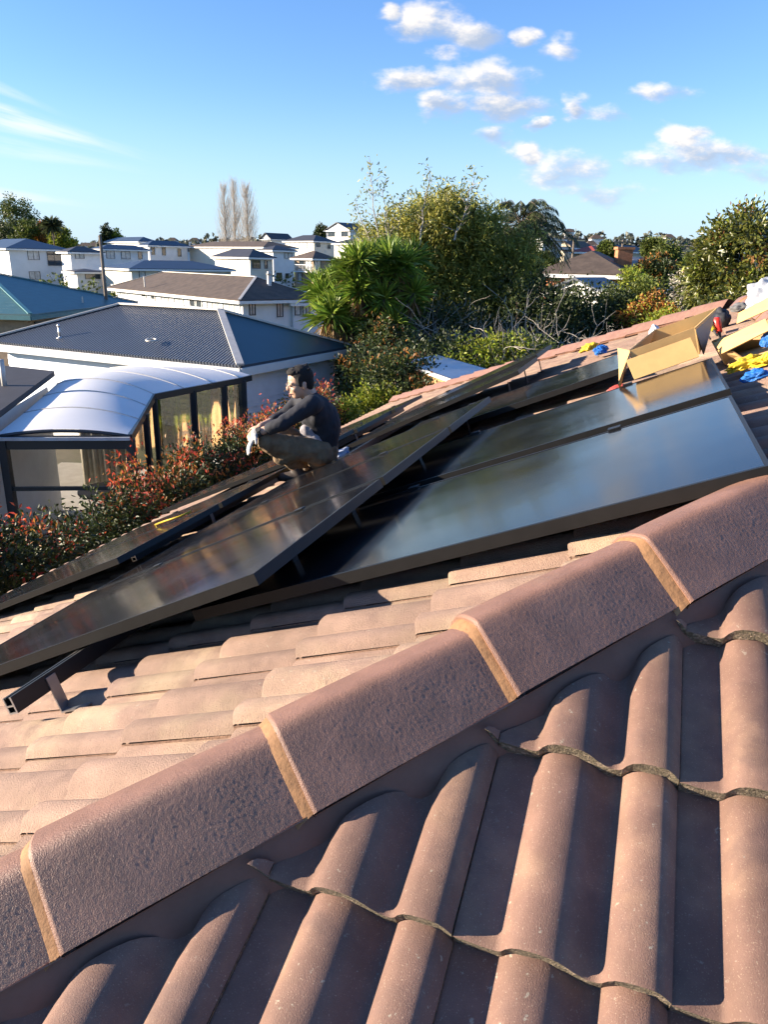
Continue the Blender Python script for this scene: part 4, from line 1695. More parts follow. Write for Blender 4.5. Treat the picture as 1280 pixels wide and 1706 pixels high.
for t in heads:
    n = 120
    el = rng.uniform(-.5, 1.45, n)
    azz = rng.uniform(0, 2 * math.pi, n)
    d = np.stack([np.cos(el) * np.cos(azz), np.cos(el) * np.sin(azz), np.sin(el)], 1)
    L_ = rng.uniform(.55, .85, n)
    leaves('leaf_head', np.array(t) + d * (L_[:, None] * .5 + .04), d, L_, .055, L_yucca, yu, fold=.3, droop=.12)
    n = 26
    el = rng.uniform(-1.5, -.7, n)
    azz = rng.uniform(0, 2 * math.pi, n)
    d = np.stack([np.cos(el) * np.cos(azz), np.cos(el) * np.sin(azz), np.sin(el)], 1)
    leaves('dead_leaves', np.array(t) + d * .3 - np.array([0, 0, .15]), d, .6, .05, L_dry, yu, fold=.2)

# --- bamboo clump
bb = at(760, 520, 30)
bam = empty('bamboo_clump', (bb.x, bb.y, 0), 'tall feathery bamboo clump in the middle distance', 'bamboo')
culms = MB()
lp, la = [], []
for q in range(95):
    px_ = random.gauss(748, 72)
    hgt = random.uniform(.62, 1.0)
    ytop = 300 + abs(px_ - 745) * .55 + random.uniform(0, 60)
    top = at(px_, ytop, 30 + random.uniform(-1.5, 1.5))
    b0 = Vector((bb.x + (top.x - bb.x) * .35 + random.uniform(-.4, .4), bb.y + random.uniform(-.8, .8), 0))
    pts = [b0.lerp(top, t) + Vector(((top.x - bb.x) * .12 * t * t, 0, -0.1 * t ** 3)) for t in np.linspace(0, 1, 8)]
    culms.tube(pts, [.035 * (1 - .85 * t) for t in np.linspace(0, 1, 8)], 5, cap=False)
    for w in range(58):
        t = random.uniform(.38, 1.0) ** .8
        i = min(int(t * 7), 6)
        c = pts[i].lerp(pts[i + 1], t * 7 - i)
        k = random.randint(8, 20)
        cc = np.array(c) + rng.normal(size=(k, 3)) * np.array([.28, .28, .20])
        lp.append(cc)
        la.append(rng.normal(size=(k, 3)) * .7 + np.array([0, 0, -.35]))
culms.build('culms', mat('bamboo_culm', (.16, .15, .05), rough=.5), bam)
lp, la = np.concatenate(lp), np.concatenate(la)
leaves('foliage', lp, la, rng.uniform(.16, .30, len(lp)), .05, L_bamboo, bam, droop=.15)
# thin sprays reaching above on the left
sp = empty('tall_spray_tree', tuple(at(628, 560, 28).xy) + (0,), 'sparse tall twiggy tree rising left of the bamboo', 'tree')
tb = MB()
lp, la = [], []
for (x0, y0, x1, y1) in ((640, 480, 612, 262), (645, 480, 640, 300), (650, 480, 590, 330), (660, 470, 668, 330), (640, 470, 600, 400), (700, 420, 716, 280), (760, 400, 792, 292), (670, 460, 640, 360)):
    a, b = at(x0, y0, 28), at(x1, y1, 28)
    pts = [a.lerp(b, t) + Vector((random.uniform(-.08, .08), random.uniform(-.3, .3), 0)) for t in np.linspace(0, 1, 9)]
    tb.tube(pts, [.035 * (1 - .8 * t) for t in np.linspace(0, 1, 9)], 5)
    for w in range(24):
        t = random.uniform(.1, 1)
        i = min(int(t * 8), 7)
        c = pts[i].lerp(pts[i + 1], t * 8 - i)
        d = Vector((random.uniform(-1, 1), random.uniform(-1, 1), random.uniform(.1, .9))).normalized() * random.uniform(.3, .8) * (1.15 - t * .7)
        tb.tube([c, c + d * .5, c + d], [.01, .008, .004], 4)
        k = random.randint(3, 9)
        lp.append(np.array(c + d * .8) + rng.normal(size=(k, 3)) * .14)
        la.append(rng.normal(size=(k, 3)))
m0 = at(645, 560, 28)
tb.tube([(m0.x, m0.y, 0), at(645, 475, 28)], [.14, .05], 6)
tb.build('trunk', m_barkp, sp)
lp, la = np.concatenate(lp), np.concatenate(la)
leaves('foliage', lp, la, rng.uniform(.10, .2, len(lp)), .06, L_bamboo, sp)

# --- feathery palm right of the bamboo
for (tx, ty, Y, lab, nfr, fl) in ((868, 375, 33, 'drooping feather palm right of the bamboo', 46, 2.5), (838, 400, 34, 'second shorter palm behind the bamboo', 22, 1.8)):
    t = at(tx, ty, Y)
    e = empty('palm_tree', (t.x, t.y, 0), lab, 'palm')
    MB().tube([(t.x, t.y, 0), (t.x + .1, t.y, t.z * .5), t], [.2, .17, .15], 8).build('trunk', m_bark, e, smooth=True)
    st = MB()
    lp, la = [], []
    for q in range(nfr):
        az_, el_ = random.uniform(0, 6.283), random.uniform(-.2, 1.35)
        d = Vector((math.cos(az_) * math.cos(el_), math.sin(az_) * math.cos(el_), math.sin(el_)))
        L_ = fl * random.uniform(.75, 1.1)
        pts = [t + d * L_ * s - UZ * (1.15 * s ** 2.2 * L_ * .5) for s in np.linspace(0, 1, 9)]
        st.tube(pts, [.025 * (1 - .8 * s) for s in np.linspace(0, 1, 9)], 4, cap=False)
        for s in np.linspace(.18, 1, 34):
            i = min(int(s * 8), 7)
            c = pts[i].lerp(pts[i + 1], s * 8 - i)
            tg = (pts[i + 1] - pts[i]).normalized()
            for sg in (-1, 1):
                sd = tg.cross(UZ).normalized() * sg
                dd = (sd * .7 + tg * .5 - UZ * .75).normalized()
                lp.append(np.array(c + dd * .2))
                la.append(np.array(dd))
    st.build('frond_stems', m_bark, e)
    leaves('fronds', np.array(lp), np.array(la), .42, .035, L_palm, e, fold=.1)


# --- bare branching shrubs
def bare(label, x, y, Y, zb, spread, n, h, m_, name='bare_shrub', group='leafless shrubs', r=.060):
    c = at(x, y, Y)
    e = empty(name, (c.x, c.y, zb), label, 'shrub', group)
    b = MB()

    def grow(p, d, L, rad, dep):
        q = p
        pts, rr = [p], [rad]
        for k in range(4):
            d = (d + Vector((random.gauss(0, .22), random.gauss(0, .22), random.gauss(.04, .15)))).normalized()
            q = q + d * L / 4
            pts.append(q)
            rr.append(rad * (1 - .14 * (k + 1)))
        b.tube(pts, rr, 4 if dep else 5, cap=False)
        if dep < 3:
            for k in range(random.randint(2, 3)):
                i = random.randint(2, 4)
                nd = (d + Vector((random.gauss(0, .7), random.gauss(0, .7), random.gauss(.1, .45)))).normalized()
                grow(pts[i], nd, L * random.uniform(.5, .8), max(rr[i] * .62, .010), dep + 1)
    for k in range(n):
        a_ = random.uniform(0, 6.283)
        d = Vector((math.cos(a_) * spread, math.sin(a_) * spread, 1)).normalized()
        grow(Vector((c.x + random.uniform(-.3, .3), c.y + random.uniform(-.3, .3), zb)), d, h * random.uniform(.4, .55), r, 0)
    b.build('branches', m_, e)
    return e


for (x, y, Y, lab, hh) in ((740, 560, 24, 'pale leafless shrub at the foot of the bamboo', 4.4), (800, 560, 23, 'tangled grey bare shrub right of the yucca trunk', 4.6),
                           (850, 570, 21.5, 'sunlit bare shrub behind the shed', 4.2), (905, 560, 22.5, 'wide grey bare shrub in front of the dark hedge', 4.4), (940, 575, 22, 'bare shrub nearest the far hip of the roof', 4.0),
                           (770, 550, 26, 'dim bare shrub deep under the bamboo', 5.0)):
    bare(lab, x, y, Y, .1, .75, 15, hh, m_barkp)

# --- dark evergreen masses and other trees, photo pixel centre and size
TREES = [
    (985, 556, 26, 2.0, 1.6, L_dark, .16, 'dark evergreen hedge mass right of the bare shrubs', 'hedge', ()),
    (930, 530, 29, 1.4, .95, L_dark, .17, 'dark evergreen tree below the apartment block', 'tree', ()),
    (1035, 565, 25, 1.2, 1.5, L_dark, .14, 'dark shrub left of the white bag', 'shrub', ()),
    (868, 478, 31, .95, 1.6, L_dark, .17, 'dark tree under the feather palm', 'tree', ()),
    (765, 535, 32, 3.4, 1.9, L_dark, .2, 'dark dense undergrowth behind the bamboo', 'shrub', ()),
    (700, 560, 25.5, 1.8, 1.3, L_dark, .14, 'dark undergrowth at the foot of the yucca', 'shrub', ()),
    (870, 548, 28, 2.2, 1.6, L_dark, .16, 'shaded undergrowth behind the bare shrubs', 'shrub', ()),
    (1048, 500, 27, .85, .95, L_lime, .13, 'yellow-green shrub below the brick house', 'shrub', ((L_mid, .5, 0),)),
    (1078, 512, 26, .85, 1.0, L_mid, .12, 'mid green shrub left of the white gap', 'shrub', ()),
    (1080, 545, 24, .9, .9, L_orange, .12, 'bronze shrub behind the white bag', 'shrub', ((L_lime, .4, .2),)),
    (1105, 552, 22, .6, .5, L_lime, .11, 'small lime bush above the open cardboard box', 'shrub', ()),
    (1112, 520, 30, 1.3, .8, L_mid, .13, 'green shrub below the big tree on the right', 'shrub', ()),
    (1158, 482, 27, .6, .8, L_mid, .13, 'light green shrub at the left foot of the big tree', 'shrub', ((L_lime, .4, .3),)),
    (1105, 436, 46, .9, 1.0, L_mid, .2, 'small tree before the grey roof', 'tree', ()),
    (1100, 455, 44, 1.2, .8, L_dark, .2, 'round shrub right of the chimney', 'shrub', ((L_orange, .4, .4),)),
    (1085, 446, 47, .7, .45, L_orange, .18, 'bronze tree right of the chimney', 'tree', ()),
    (1165, 442, 60, 1.4, .7, L_mid, .24, 'pale green tree left of the big tree', 'tree', ()),
    (1010, 420, 66, .7, .8, L_mid, .25, 'small round tree beside the tan house', 'tree', ()),
    (1086, 414, 72, .9, .9, L_mid, .25, 'round tree on the right skyline', 'tree', ()),
    (905, 436, 58, 1.0, .55, L_mid, .24, 'low tree left of the brick house', 'tree', ((L_lime, .3, .2),)),
    (640, 540, 27, 1.5, 1.4, L_dark, .16, 'shaded shrub behind the yucca trunk', 'shrub', ()),
]
for x, y, Y, rx, rz, m_, sz, lab, cat, ex in TREES:
    c = at(x, y, Y)
    bush(lab, c, (rx, rx, rz), int(40 + rx * 18), max(.3, rx * .27), 95, sz, m_, cat=cat, group='garden trees and shrubs', name='tree' if cat == 'tree' else 'shrub', extra=ex,
         zb=min(float(terrain(c.x, c.y)), c.z - rz * .5))

# --- big broad-leaved tree on the right
c = at(1250, 458, 22)
bush('big glossy-leaved tree with brown-backed leaves on the right', c, (1.5, 1.5, 1.72), 120, .40, 130, .16, L_mag, cat='tree', name='broadleaf_tree',
     extra=((L_magb, .24, .35), (L_lime, .12, .5)), width=.5)
c = at(1270, 520, 20)
bush('dark lower growth under the big tree on the right', c, (1.6, 1.2, .9), 50, .36, 90, .14, L_mag, cat='shrub', name='shrub', extra=((L_dark, .5, 0),))
wf = bush('white-flowering shrub left of the big tree', at(1140, 500, 25), (.45, .5, .9), 26, .22, 60, .09, leaf_mat('white_blossom', (.5, .45, .36), (.62, .58, .48)), name='flowering_shrub', extra=((L_mid, .5, 0),))

# --- skyline trees on the left
for (x, y, Y, rx, rz, m_, lab) in ((28, 358, 190, 4.4, 4.6, L_mid, 'tall layered tree on the far left skyline'), (22, 392, 175, 5.5, 2.8, L_dark, 'dark bushy trees at the far left edge'),
                                  (45, 384, 170, 3.4, 2.4, L_mid, 'olive round tree beside the tall skyline tree'), (72, 386, 172, 3.0, 1.9, L_orange, 'bronze tree left of the palm'),
                                  (100, 391, 165, 2.8, 1.5, L_lime, 'yellow-green tree above the slate roofs'), (188, 390, 190, 2.4, 1.4, L_lime, 'small yellow-green tree behind the pole'),
                                  (178, 386, 188, 1.7, 1.8, L_dark, 'dark tree behind the pole top'), (535, 384, 185, 1.9, 2.2, L_dark, 'dark conical tree beside the modern white house')):
    c = at(x, y, Y)
    zt_, zg_ = c.z + rz, float(terrain(c.x, c.y)) + .3
    c.z, rz = (zt_ + zg_) / 2, (zt_ - zg_) / 2
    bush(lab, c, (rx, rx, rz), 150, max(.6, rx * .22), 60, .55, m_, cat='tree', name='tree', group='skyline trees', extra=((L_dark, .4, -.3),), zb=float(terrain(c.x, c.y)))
t = at(86, 374, 160)
e = empty('palm_tree', (t.x, t.y, 0), 'small palm on the far left skyline', 'palm')
MB().tube([(t.x, t.y, 0), t], [.2, .15], 6).build('trunk', m_bark, e)
d = unit(rng.normal(size=(140, 3)) + np.array([0, 0, .25]))
leaves('fronds', np.array(t) + d * 1.3, d, 2.7, .28, L_palm, e, droop=.25)
# three bare poplars
for (x, yt, Y, lab, wd) in ((372, 308, 170, 'tallest bare poplar, left of the three', 2.4), (388, 300, 174, 'bare poplar in the middle of the three', 2.5), (410, 312, 178, 'sparser bare poplar, right of the three', 3.4)):
    t = at(x, yt, Y)
    zb = float(terrain(t.x, t.y))
    e = empty('poplar_tree', (t.x, t.y, zb), lab, 'tree', 'bare poplars')
    b = MB()
    b.tube([(t.x, t.y, zb), (t.x, t.y, (t.z + zb) / 2), (t.x, t.y, t.z)], [.28, .17, .03], 6)
    for k in range(300):
        f = random.uniform(.18, .98)
        z = zb + (t.z - zb) * f
        a_ = random.uniform(0, 6.283)
        L_ = wd * 1.8 * (1 - f) ** .5 * random.uniform(.6, 1.2) + .5
        w_ = random.uniform(.35, .55)
        d = Vector((math.cos(a_) * w_, math.sin(a_) * w_, 1)).normalized()
        p0 = Vector((t.x, t.y, z))
        p1 = p0 + d * L_ * .6 + Vector((math.cos(a_), math.sin(a_), 0)) * .1
        p2 = p1 + (d + Vector((0, 0, .5))).normalized() * L_ * .8
        b.tube([p0, p1, p2], [.028, .018, .008], 3, cap=False)
        if random.random() < .8:
            q = p0.lerp(p1, .6)
            b.tube([q, q + (d + Vector((random.gauss(0, .4), random.gauss(0, .4), .2))).normalized() * L_ * .7], [.018, .006], 3, cap=False)
    b.build('branches', mat('poplar_twig', (.30, .265, .225), rough=.9), e)

# --- far hillside: woodland and scattered roofs, one mass
pts, axs = [], []
for k in range(520):
    x = random.uniform(-330, 420)
    y = random.uniform(250, 560)
    z = float(terrain(x, y))
    n = 26
    rr = random.uniform(2.0, 4.5)
    pts.append(np.array([x, y, z + rr * .6]) + unit(rng.normal(size=(n, 3))) * rr * np.array([1, 1, .8]))
    axs.append(rng.normal(size=(n, 3)))
fw = leaves('far_woodland', np.concatenate(pts), np.concatenate(axs), 3.2, 2.2, L_grey, None)
tag(fw, 'hazy wooded hillside along the left horizon', 'woodland', kind='stuff')
v, f = MB(), MB()
for k in range(90):
    x = random.uniform(-300, 380)
    y = random.uniform(260, 480)
    z = float(terrain(x, y))
    s_ = random.uniform(4, 7)
    v.box((x, y, z), (s_, 0, 0), (0, s_, 0), (0, 0, 4.0))
    f.hexa([(x - .5, y - .5, z + 4), (x + s_ + .5, y - .5, z + 4), (x + s_ + .5, y + s_ + .5, z + 4), (x - .5, y + s_ + .5, z + 4),
            (x + s_ * .3, y + s_ * .4, z + 5.8), (x + s_ * .7, y + s_ * .4, z + 5.8), (x + s_ * .7, y + s_ * .6, z + 5.8), (x + s_ * .3, y + s_ * .6, z + 5.8)])
fh = v.build('far_houses', m_wplast)
tag(fh, 'tiny pale houses scattered over the far hillside', 'houses', kind='stuff')
fr_ = f.build('roofs', m_rbrown, fh)
# mid-distance garden growth filling the gaps between the houses
pts, axs = [], []
for k in range(260):
    y = random.uniform(70, 150)
    x = random.uniform(-.62, .62) * y
    if x < -2 and 42 < y < 64 and x > -30:
        continue
    z = float(terrain(x, y))
    n = 70
    rr = random.uniform(.7, 1.5)
    pts.append(np.array([x, y, z + rr * .7]) + unit(rng.normal(size=(n, 3))) * rr * rng.uniform(.6, 1.1, (n, 1)))
    axs.append(rng.normal(size=(n, 3)))
fw = leaves('garden_growth', np.concatenate(pts), np.concatenate(axs), .55, .32, L_mid, None)
tag(fw, 'low garden bushes scattered between the houses', 'bushes', kind='stuff')


# ------------------------------------------------------------------ the squatting man
def on_f(x, y, c=0.0):
    rr = Vector(ray(x, y))
    o_ = Vector((0, 0, CZ))
    t = (H0 + NRF * c - o_).dot(NRF) / rr.dot(NRF)
    return o_ + rr * t


class Blob(MB):
    def ell(s, c, ax, ay, az_, nu=14, nv=9):
        c, ax, ay, az_ = Vector(c), Vector(ax), Vector(ay), Vector(az_)
        n0 = len(s.v)
        s.v.append(tuple(c + az_))
        for j in range(1, nv):
            th = math.pi * j / nv
            for i in range(nu):
                ph = 2 * math.pi * i / nu
                s.v.append(tuple(c + ax * math.sin(th) * math.cos(ph) + ay * math.sin(th) * math.sin(ph) + az_ * math.cos(th)))
        s.v.append(tuple(c - az_))
        last = len(s.v) - 1
        for i in range(nu):
            k = (i + 1) % nu
            s.f.append([n0, n0 + 1 + i, n0 + 1 + k])
            for j in range(nv - 2):
                a = n0 + 1 + j * nu
                s.f.append([a + i, a + nu + i, a + nu + k, a + k])
            s.f.append([last, n0 + 1 + (nv - 2) * nu + k, n0 + 1 + (nv - 2) * nu + i])
        return s

    def limb(s, pts, rad, seg=12):
        """rounded tapered chain"""
        pts = [Vector(p) for p in pts]
        for i in range(len(pts) - 1):
            n = 5
            s.tube([pts[i].lerp(pts[i + 1], k / n) for k in range(n + 1)], [rad[i] + (rad[i + 1] - rad[i]) * k / n for k in range(n + 1)], seg)
        for p, r in zip(pts, rad):
            s.ell(p, (r, 0, 0), (0, r, 0), (0, 0, r), 12, 8)
        return s


def skin_up(o, voxel, smooth=6, noise=0.0, nsize=.05):
    r = o.modifiers.new('remesh', 'REMESH')
    r.mode = 'VOXEL'
    r.voxel_size = voxel
    r.use_smooth_shade = True
    s = o.modifiers.new('smooth', 'SMOOTH')
    s.iterations = smooth
    s.factor = .5
    if noise:
        t = bpy.data.textures.new('cloth_folds', 'CLOUDS')
        t.noise_scale = nsize
        d = o.modifiers.new('folds', 'DISPLACE')
        d.texture = t
        d.strength = noise
        d.texture_coords = 'GLOBAL'
        d.mid_level = .5
    return o


m_skin = mat('skin', (.56, .34, .23), rough=.5, var=.06, vscale=20)
m_shirt = mat('charcoal_shirt', (.017, .019, .027), rough=.85, var=.12, vscale=30)
m_trous = mat('khaki_trousers', (.20, .135, .075), rough=.85, var=.15, vscale=25)
m_hair = mat('black_hair', (.008, .007, .007), rough=.9, var=.2, vscale=80)
m_shirt_lit = mat('lit_shirt_grey', (.30, .28, .30), rough=.85, var=.08, vscale=30)  # pale grey for sunlit shirt cloth, the light put into the colour
m_shoe = mat('dark_shoe', (.04, .028, .022), rough=.7)
m_glove = mat('white_glove', (.42, .42, .41), rough=.8, var=.06)
m_gdark = mat('dark_glove_palm', (.025, .027, .032), rough=.7)

J = {k: at(*v) for k, v in dict(
    head=(499, 637, 5.36), neck0=(517, 660, 5.40), neck1=(507, 648, 5.37), chest=(526, 686, 5.40), back=(538, 715, 5.44), pelvis=(535, 750, 5.45),
    shN=(519, 674, 5.20), shF=(499, 670, 5.58), elN=(468, 707, 5.10), wrN=(426, 722, 5.12), elF=(472, 694, 5.50), wrF=(434, 710, 5.32),
    hipN=(533, 754, 5.33), hipF=(528, 752, 5.56), knN=(444, 735, 5.16), knF=(468, 721, 5.50), anN=(494, 780, 5.36), anF=(505, 778, 5.58)).items()}
man = empty('person', tuple(at(515, 790, 5.4)), 'man in charcoal long-sleeved top and khaki trousers squatting on the roof', 'person')
fwd = Vector((-.88, -.36, -.20)).normalized()              # where the face points
sid = fwd.cross(UZ).normalized()                           # his right-hand side when facing fwd
hup = sid.cross(fwd).normalized()
b = Blob()
hc = J['head']


def hp(f_, s_, u_):
    return hc + fwd * f_ + sid * s_ + hup * u_


b.ell(hp(-.012, 0, .028), fwd * .094, sid * .077, hup * .088)          # skull
b.ell(hp(.020, 0, -.030), fwd * .068, sid * .064, hup * .080)          # face
b.ell(hp(.038, 0, -.082), fwd * .040, sid * .042, hup * .030)          # jaw, chin
b.ell(hp(.088, 0, -.022), fwd * .020, sid * .013, hup * .022)          # nose
b.limb([hp(.082, 0, .004), hp(.098, 0, -.030)], [.008, .012], 8)
for sg in (-1, 1):
    b.ell(hp(.066, sg * .032, .012), fwd * .02, sid * .022, hup * .009)  # brow
    b.ell(hp(.052, sg * .038, -.034), fwd * .028, sid * .022, hup * .022)  # cheek
    b.ell(hp(-.012, sg * .078, -.018), fwd * .018, sid * .008, hup * .032)  # ear
b.ell(hp(.078, 0, -.062), fwd * .013, sid * .024, hup * .007)          # lips
b.limb([J['neck0'], J['neck1'], hp(-.01, 0, -.05)], [.062, .055, .052])
b.limb([J['neck0'], J['chest'], J['back'], J['pelvis']], [.062, .105, .10, .11])
for s_ in 'NF':
    b.limb([J['chest'], J['sh' + s_]], [.06, .050])
    b.limb([J['sh' + s_], J['el' + s_], J['wr' + s_]], [.045, .036, .026])
    b.limb([J['hip' + s_], J['kn' + s_], J['an' + s_]], [.072, .048, .036])


def hand(bl, wr, d, up, L=.085, curl=.5, thumb=1, spread=.018, r=.0095):
    """palm with four unequal bent fingers and a thumb off its side"""
    d, up = Vector(d).normalized(), Vector(up).normalized()
    sd = d.cross(up).normalized()
    up = sd.cross(d).normalized()
    pc = wr + d * L * .5
    bl.ell(pc, d * L * .58, sd * .040, up * .017)
    for k, (off, ln) in enumerate(((-1.5, .066), (-.5, .078), (.5, .074), (1.5, .056))):
        p0 = wr + d * L * .9 + sd * off * spread
        d1 = (d - up * curl * .5).normalized()
        d2 = (d - up * curl * 1.3).normalized()
        d3 = (d - up * curl * 2.4).normalized()
        p1 = p0 + d1 * ln * .45
        p2 = p1 + d2 * ln * .33
        p3 = p2 + d3 * ln * .25
        bl.limb([p0, p1, p2, p3], [r, r * .95, r * .88, r * .75], 7)
    t0 = wr + d * L * .30 + sd * thumb * .034
    t1 = t0 + (d * .6 + sd * thumb * .75 - up * .2).normalized() * .036
    t2 = t1 + (d * .9 + sd * thumb * .25 - up * .4).normalized() * .030
    bl.limb([t0, t1, t2], [r * 1.35, r * 1.1, r * .85], 7)


hand(b, J['wrF'], (at(418, 724, 5.24) - J['wrF']), (-.3, -.5, .8), curl=.35, thumb=1)
body = skin_up(b.build('body', m_skin, man), .0075, 3)
# glove on the near hand
gl_ = Blob()
hand(gl_, J['wrN'], (at(408, 757, 5.04) - J['wrN']), (-.85, -.35, .35), L=.095, curl=.25, thumb=-1, r=.0115)
gl_.limb([J['wrN'] + (J['elN'] - J['wrN']) * .08, J['wrN']], [.034, .036])
skin_up(gl_.build('glove', m_glove, man), .006, 2)
gd = Blob()
dd_ = (at(408, 757, 5.04) - J['wrN']).normalized()
upv = Vector((-.85, -.35, .35)).normalized()
gd.ell(J['wrN'] + dd_ * .055 - upv * .010, dd_ * .05, dd_.cross(upv).normalized() * .036, upv * .012)
gd.build('glove_palm', m_gdark, man, smooth=True)
w_ = MB()
wp = J['wrN'].lerp(J['elN'], .16)
wd_ = (J['elN'] - J['wrN']).normalized()
w_.tube([wp - wd_ * .012, wp + wd_ * .012], [.036, .036], 16)
o1 = wd_.orthogonal().normalized()
fc = wp + Vector((-.2, -.75, .55)).normalized() * .034
w_.tube([fc, fc + Vector((-.2, -.75, .55)).normalized() * .010], [.019, .018], 14)
w_.build('watch', m_gdark, man, smooth=False)
# hair: cap of short tufts
hb = Blob()
hb.ell(hp(-.022, 0, .040), fwd * .094, sid * .085, hup * .086)
hb.ell(hp(-.055, 0, -.010), fwd * .052, sid * .074, hup * .070)
hb.ell(hp(.034, 0, .086), fwd * .046, sid * .060, hup * .026)
for sg in (-1, 1):
    hb.ell(hp(.014, sg * .074, .016), fwd * .020, sid * .010, hup * .040)
for k in range(34):
    a_, c_ = random.uniform(-1, 1), random.uniform(-.9, .9)
    p0 = hp(-.02 + .075 * c_, .062 * a_, .085 + .03 * (1 - abs(a_)))
    hb.limb([p0, p0 + (fwd * random.uniform(.2, .9) + hup * .2 + sid * a_ * .6).normalized() * .020], [.009, .004], 6)
skin_up(hb.build('hair', m_hair, man), .006, 1)
# face details
for sg in (-1, 1):
    fd_ = Blob()
    fd_.ell(hp(.078, sg * .031, -.006), fwd * .006, sid * .012, hup * .005)
    fd_.build('eye', mat('dark_eye', (.012, .008, .006), rough=.2), man, smooth=True)
    eb = Blob()
    eb.limb([hp(.084, sg * .016, .018), hp(.076, sg * .044, .020)], [.0028, .002], 6)
    eb.build('eyebrow', m_hair, man, smooth=True)
ml = Blob()
ml.limb([hp(.089, -.018, -.061), hp(.092, 0, -.063), hp(.089, .018, -.061)], [.0028, .0035, .0028], 6)
ml.build('mouth', mat('lip', (.22, .07, .06), rough=.5), man, smooth=True)
gs = MB()
for sg in (-1, 1):
    ring = [hp(.092 - abs(math.cos(t)) * .004 * (1 if sg * math.cos(t) > 0 else 0), sg * .033 + math.cos(t) * .024, -.006 + math.sin(t) * .018) for t in np.linspace(0, 2 * math.pi, 17)]
    gs.tube(ring, .0016, 5, cap=False)
    gs.tube([hp(.090, sg * .058, .0), hp(.0, sg * .082, .0), hp(-.02, sg * .082, -.012)], .0015, 5)
gs.tube([hp(.096, -.009, -.003), hp(.098, 0, 0), hp(.096, .009, -.003)], .0015, 5)
gs.build('glasses', mat('thin_glasses_frame', (.25, .22, .20), rough=.3, metal=.8), man)
# clothes
b = Blob()
b.limb([J['neck0'] - UZ * .02, J['chest'], J['back'], J['pelvis'] + UZ * .05], [.075, .132, .128, .130], 18)
b.ell(J['back'] + Vector((.035, .02, .02)), (.10, 0, 0), (0, .15, 0), (0, 0, .18))
b.ell(J['chest'] + Vector((.02, .01, 0)), (.10, 0, 0), (0, .17, 0), (0, 0, .12))
for s_ in 'NF':
    b.limb([J['chest'] + UZ * .05, J['sh' + s_]], [.085, .070])
    e_, w2 = J['el' + s_], J['el' + s_].lerp(J['wr' + s_], .42)
    b.limb([J['sh' + s_], e_, w2], [.068, .052, .041], 14)
    for k in range(4):                                    # gathered cuff
        p = e_.lerp(w2, .35 + k * .22)
        b.limb([p, p + (w2 - e_).normalized() * .006], [.052 - k * .002, .050 - k * .002], 12)
skin_up(b.build('shirt', m_shirt, man), .010, 3, .014, .055)
b = Blob()
pw = at(512, 722, 5.20)
b.ell(at(513, 718, 5.335), (.055, 0, -.03), (0, .035, 0), (.03, 0, .050))
b.ell(at(524, 731, 5.33), (.06, 0, -.03), (0, .035, 0), (.02, 0, .040))
skin_up(b.build('lit_shirt_fold', m_shirt_lit, man), .009, 2, .012, .03)  # pale fold on the shirt's side, coloured as if sunlit
b = Blob()
b.limb([J['pelvis'] + UZ * .02, J['pelvis'] - UZ * .03], [.135, .13], 16)
for s_ in 'NF':
    b.limb([J['hip' + s_], J['kn' + s_], J['an' + s_] + UZ * .03], [.100, .070, .058], 14)
    b.limb([J['hip' + s_].lerp(J['kn' + s_], .5) - UZ * .02, J['kn' + s_].lerp(J['an' + s_], .5)], [.09, .075], 12)
skin_up(b.build('trousers', m_trous, man), .011, 2, .028, .045)
toe = Vector((-.80, .05, 0)).normalized()
for s_ in 'NF':
    b = Blob()
    an = J['an' + s_]
    zs = an + toe * .05
    # rest the sole on the tiles below the ankle
    gz_ = (an - H0).dot(NRF)
    sole = an - NRF * (gz_ - .045)
    b.limb([sole - toe * .06 + NRF * .04, sole + toe * .07 + NRF * .03, sole + toe * .15 + NRF * .022], [.042, .042, .032], 12)
    b.limb([an, sole + NRF * .04], [.045, .042], 12)
    skin_up(b.build('shoe', m_shoe, man), .01, 2)

# ------------------------------------------------------------------ boxes, bags and tools on the roof
m_card = mat('cardboard', (.60, .385, .150), rough=.8, var=.07, vscale=8, bump=.15, bscale=30, bdist=.003)
m_cardin = mat('cardboard_inside', (.52, .33, .14), rough=.85, var=.07, vscale=8)


def panel_slab(e, name, pts, m_, th=.006):
    MB().slab(pts, th).build(name, m_, e)


BL, BR = on_f(1058, 632, .125), on_f(1166, 594, .125)
TL = at(1044, 600, BL.y + .06)
TR = TL + (BR - BL)
back = AD * .40
bx1 = empty('cardboard_box', BL, 'open cardboard box standing on the panels, lit front flap', 'box', 'cardboard boxes')
panel_slab(bx1, 'front_flap', [BL, BR, TR, TL], m_card)
bkL, bkR = BL + back, BR + back
btL = at(1094, 549, bkL.y + .02)
btR = btL + (bkR - bkL)
fL = at(1051, 584, BL.y + .10)
fR = fL + (BR - BL)
panel_slab(bx1, 'front_wall', [BL + AD * .09, BR + AD * .09, fR, fL], m_card)
panel_slab(bx1, 'back_wall', [bkL, bkR, btR, btL], m_card)
panel_slab(bx1, 'side_wall', [BL + AD * .09, bkL, btL, fL], m_cardin)
panel_slab(bx1, 'side_wall', [bkR, BR + AD * .09, fR, btR], m_card)
panel_slab(bx1, 'bottom', [BL + AD * .09, BR + AD * .09, bkR, bkL], m_cardin)
panel_slab(bx1, 'side_flap', [fL, fL + Vector((-.03, .12, .0)), at(1034, 648, BL.y + .12), at(1030, 640, BL.y + .02)], m_cardin)
rf_ = [fR, btR, at(1166, 560, bkR.y), at(1172, 590, BR.y + .1)]
panel_slab(bx1, 'side_flap', rf_, mat('black_box_lining', (.02, .02, .022), rough=.4))

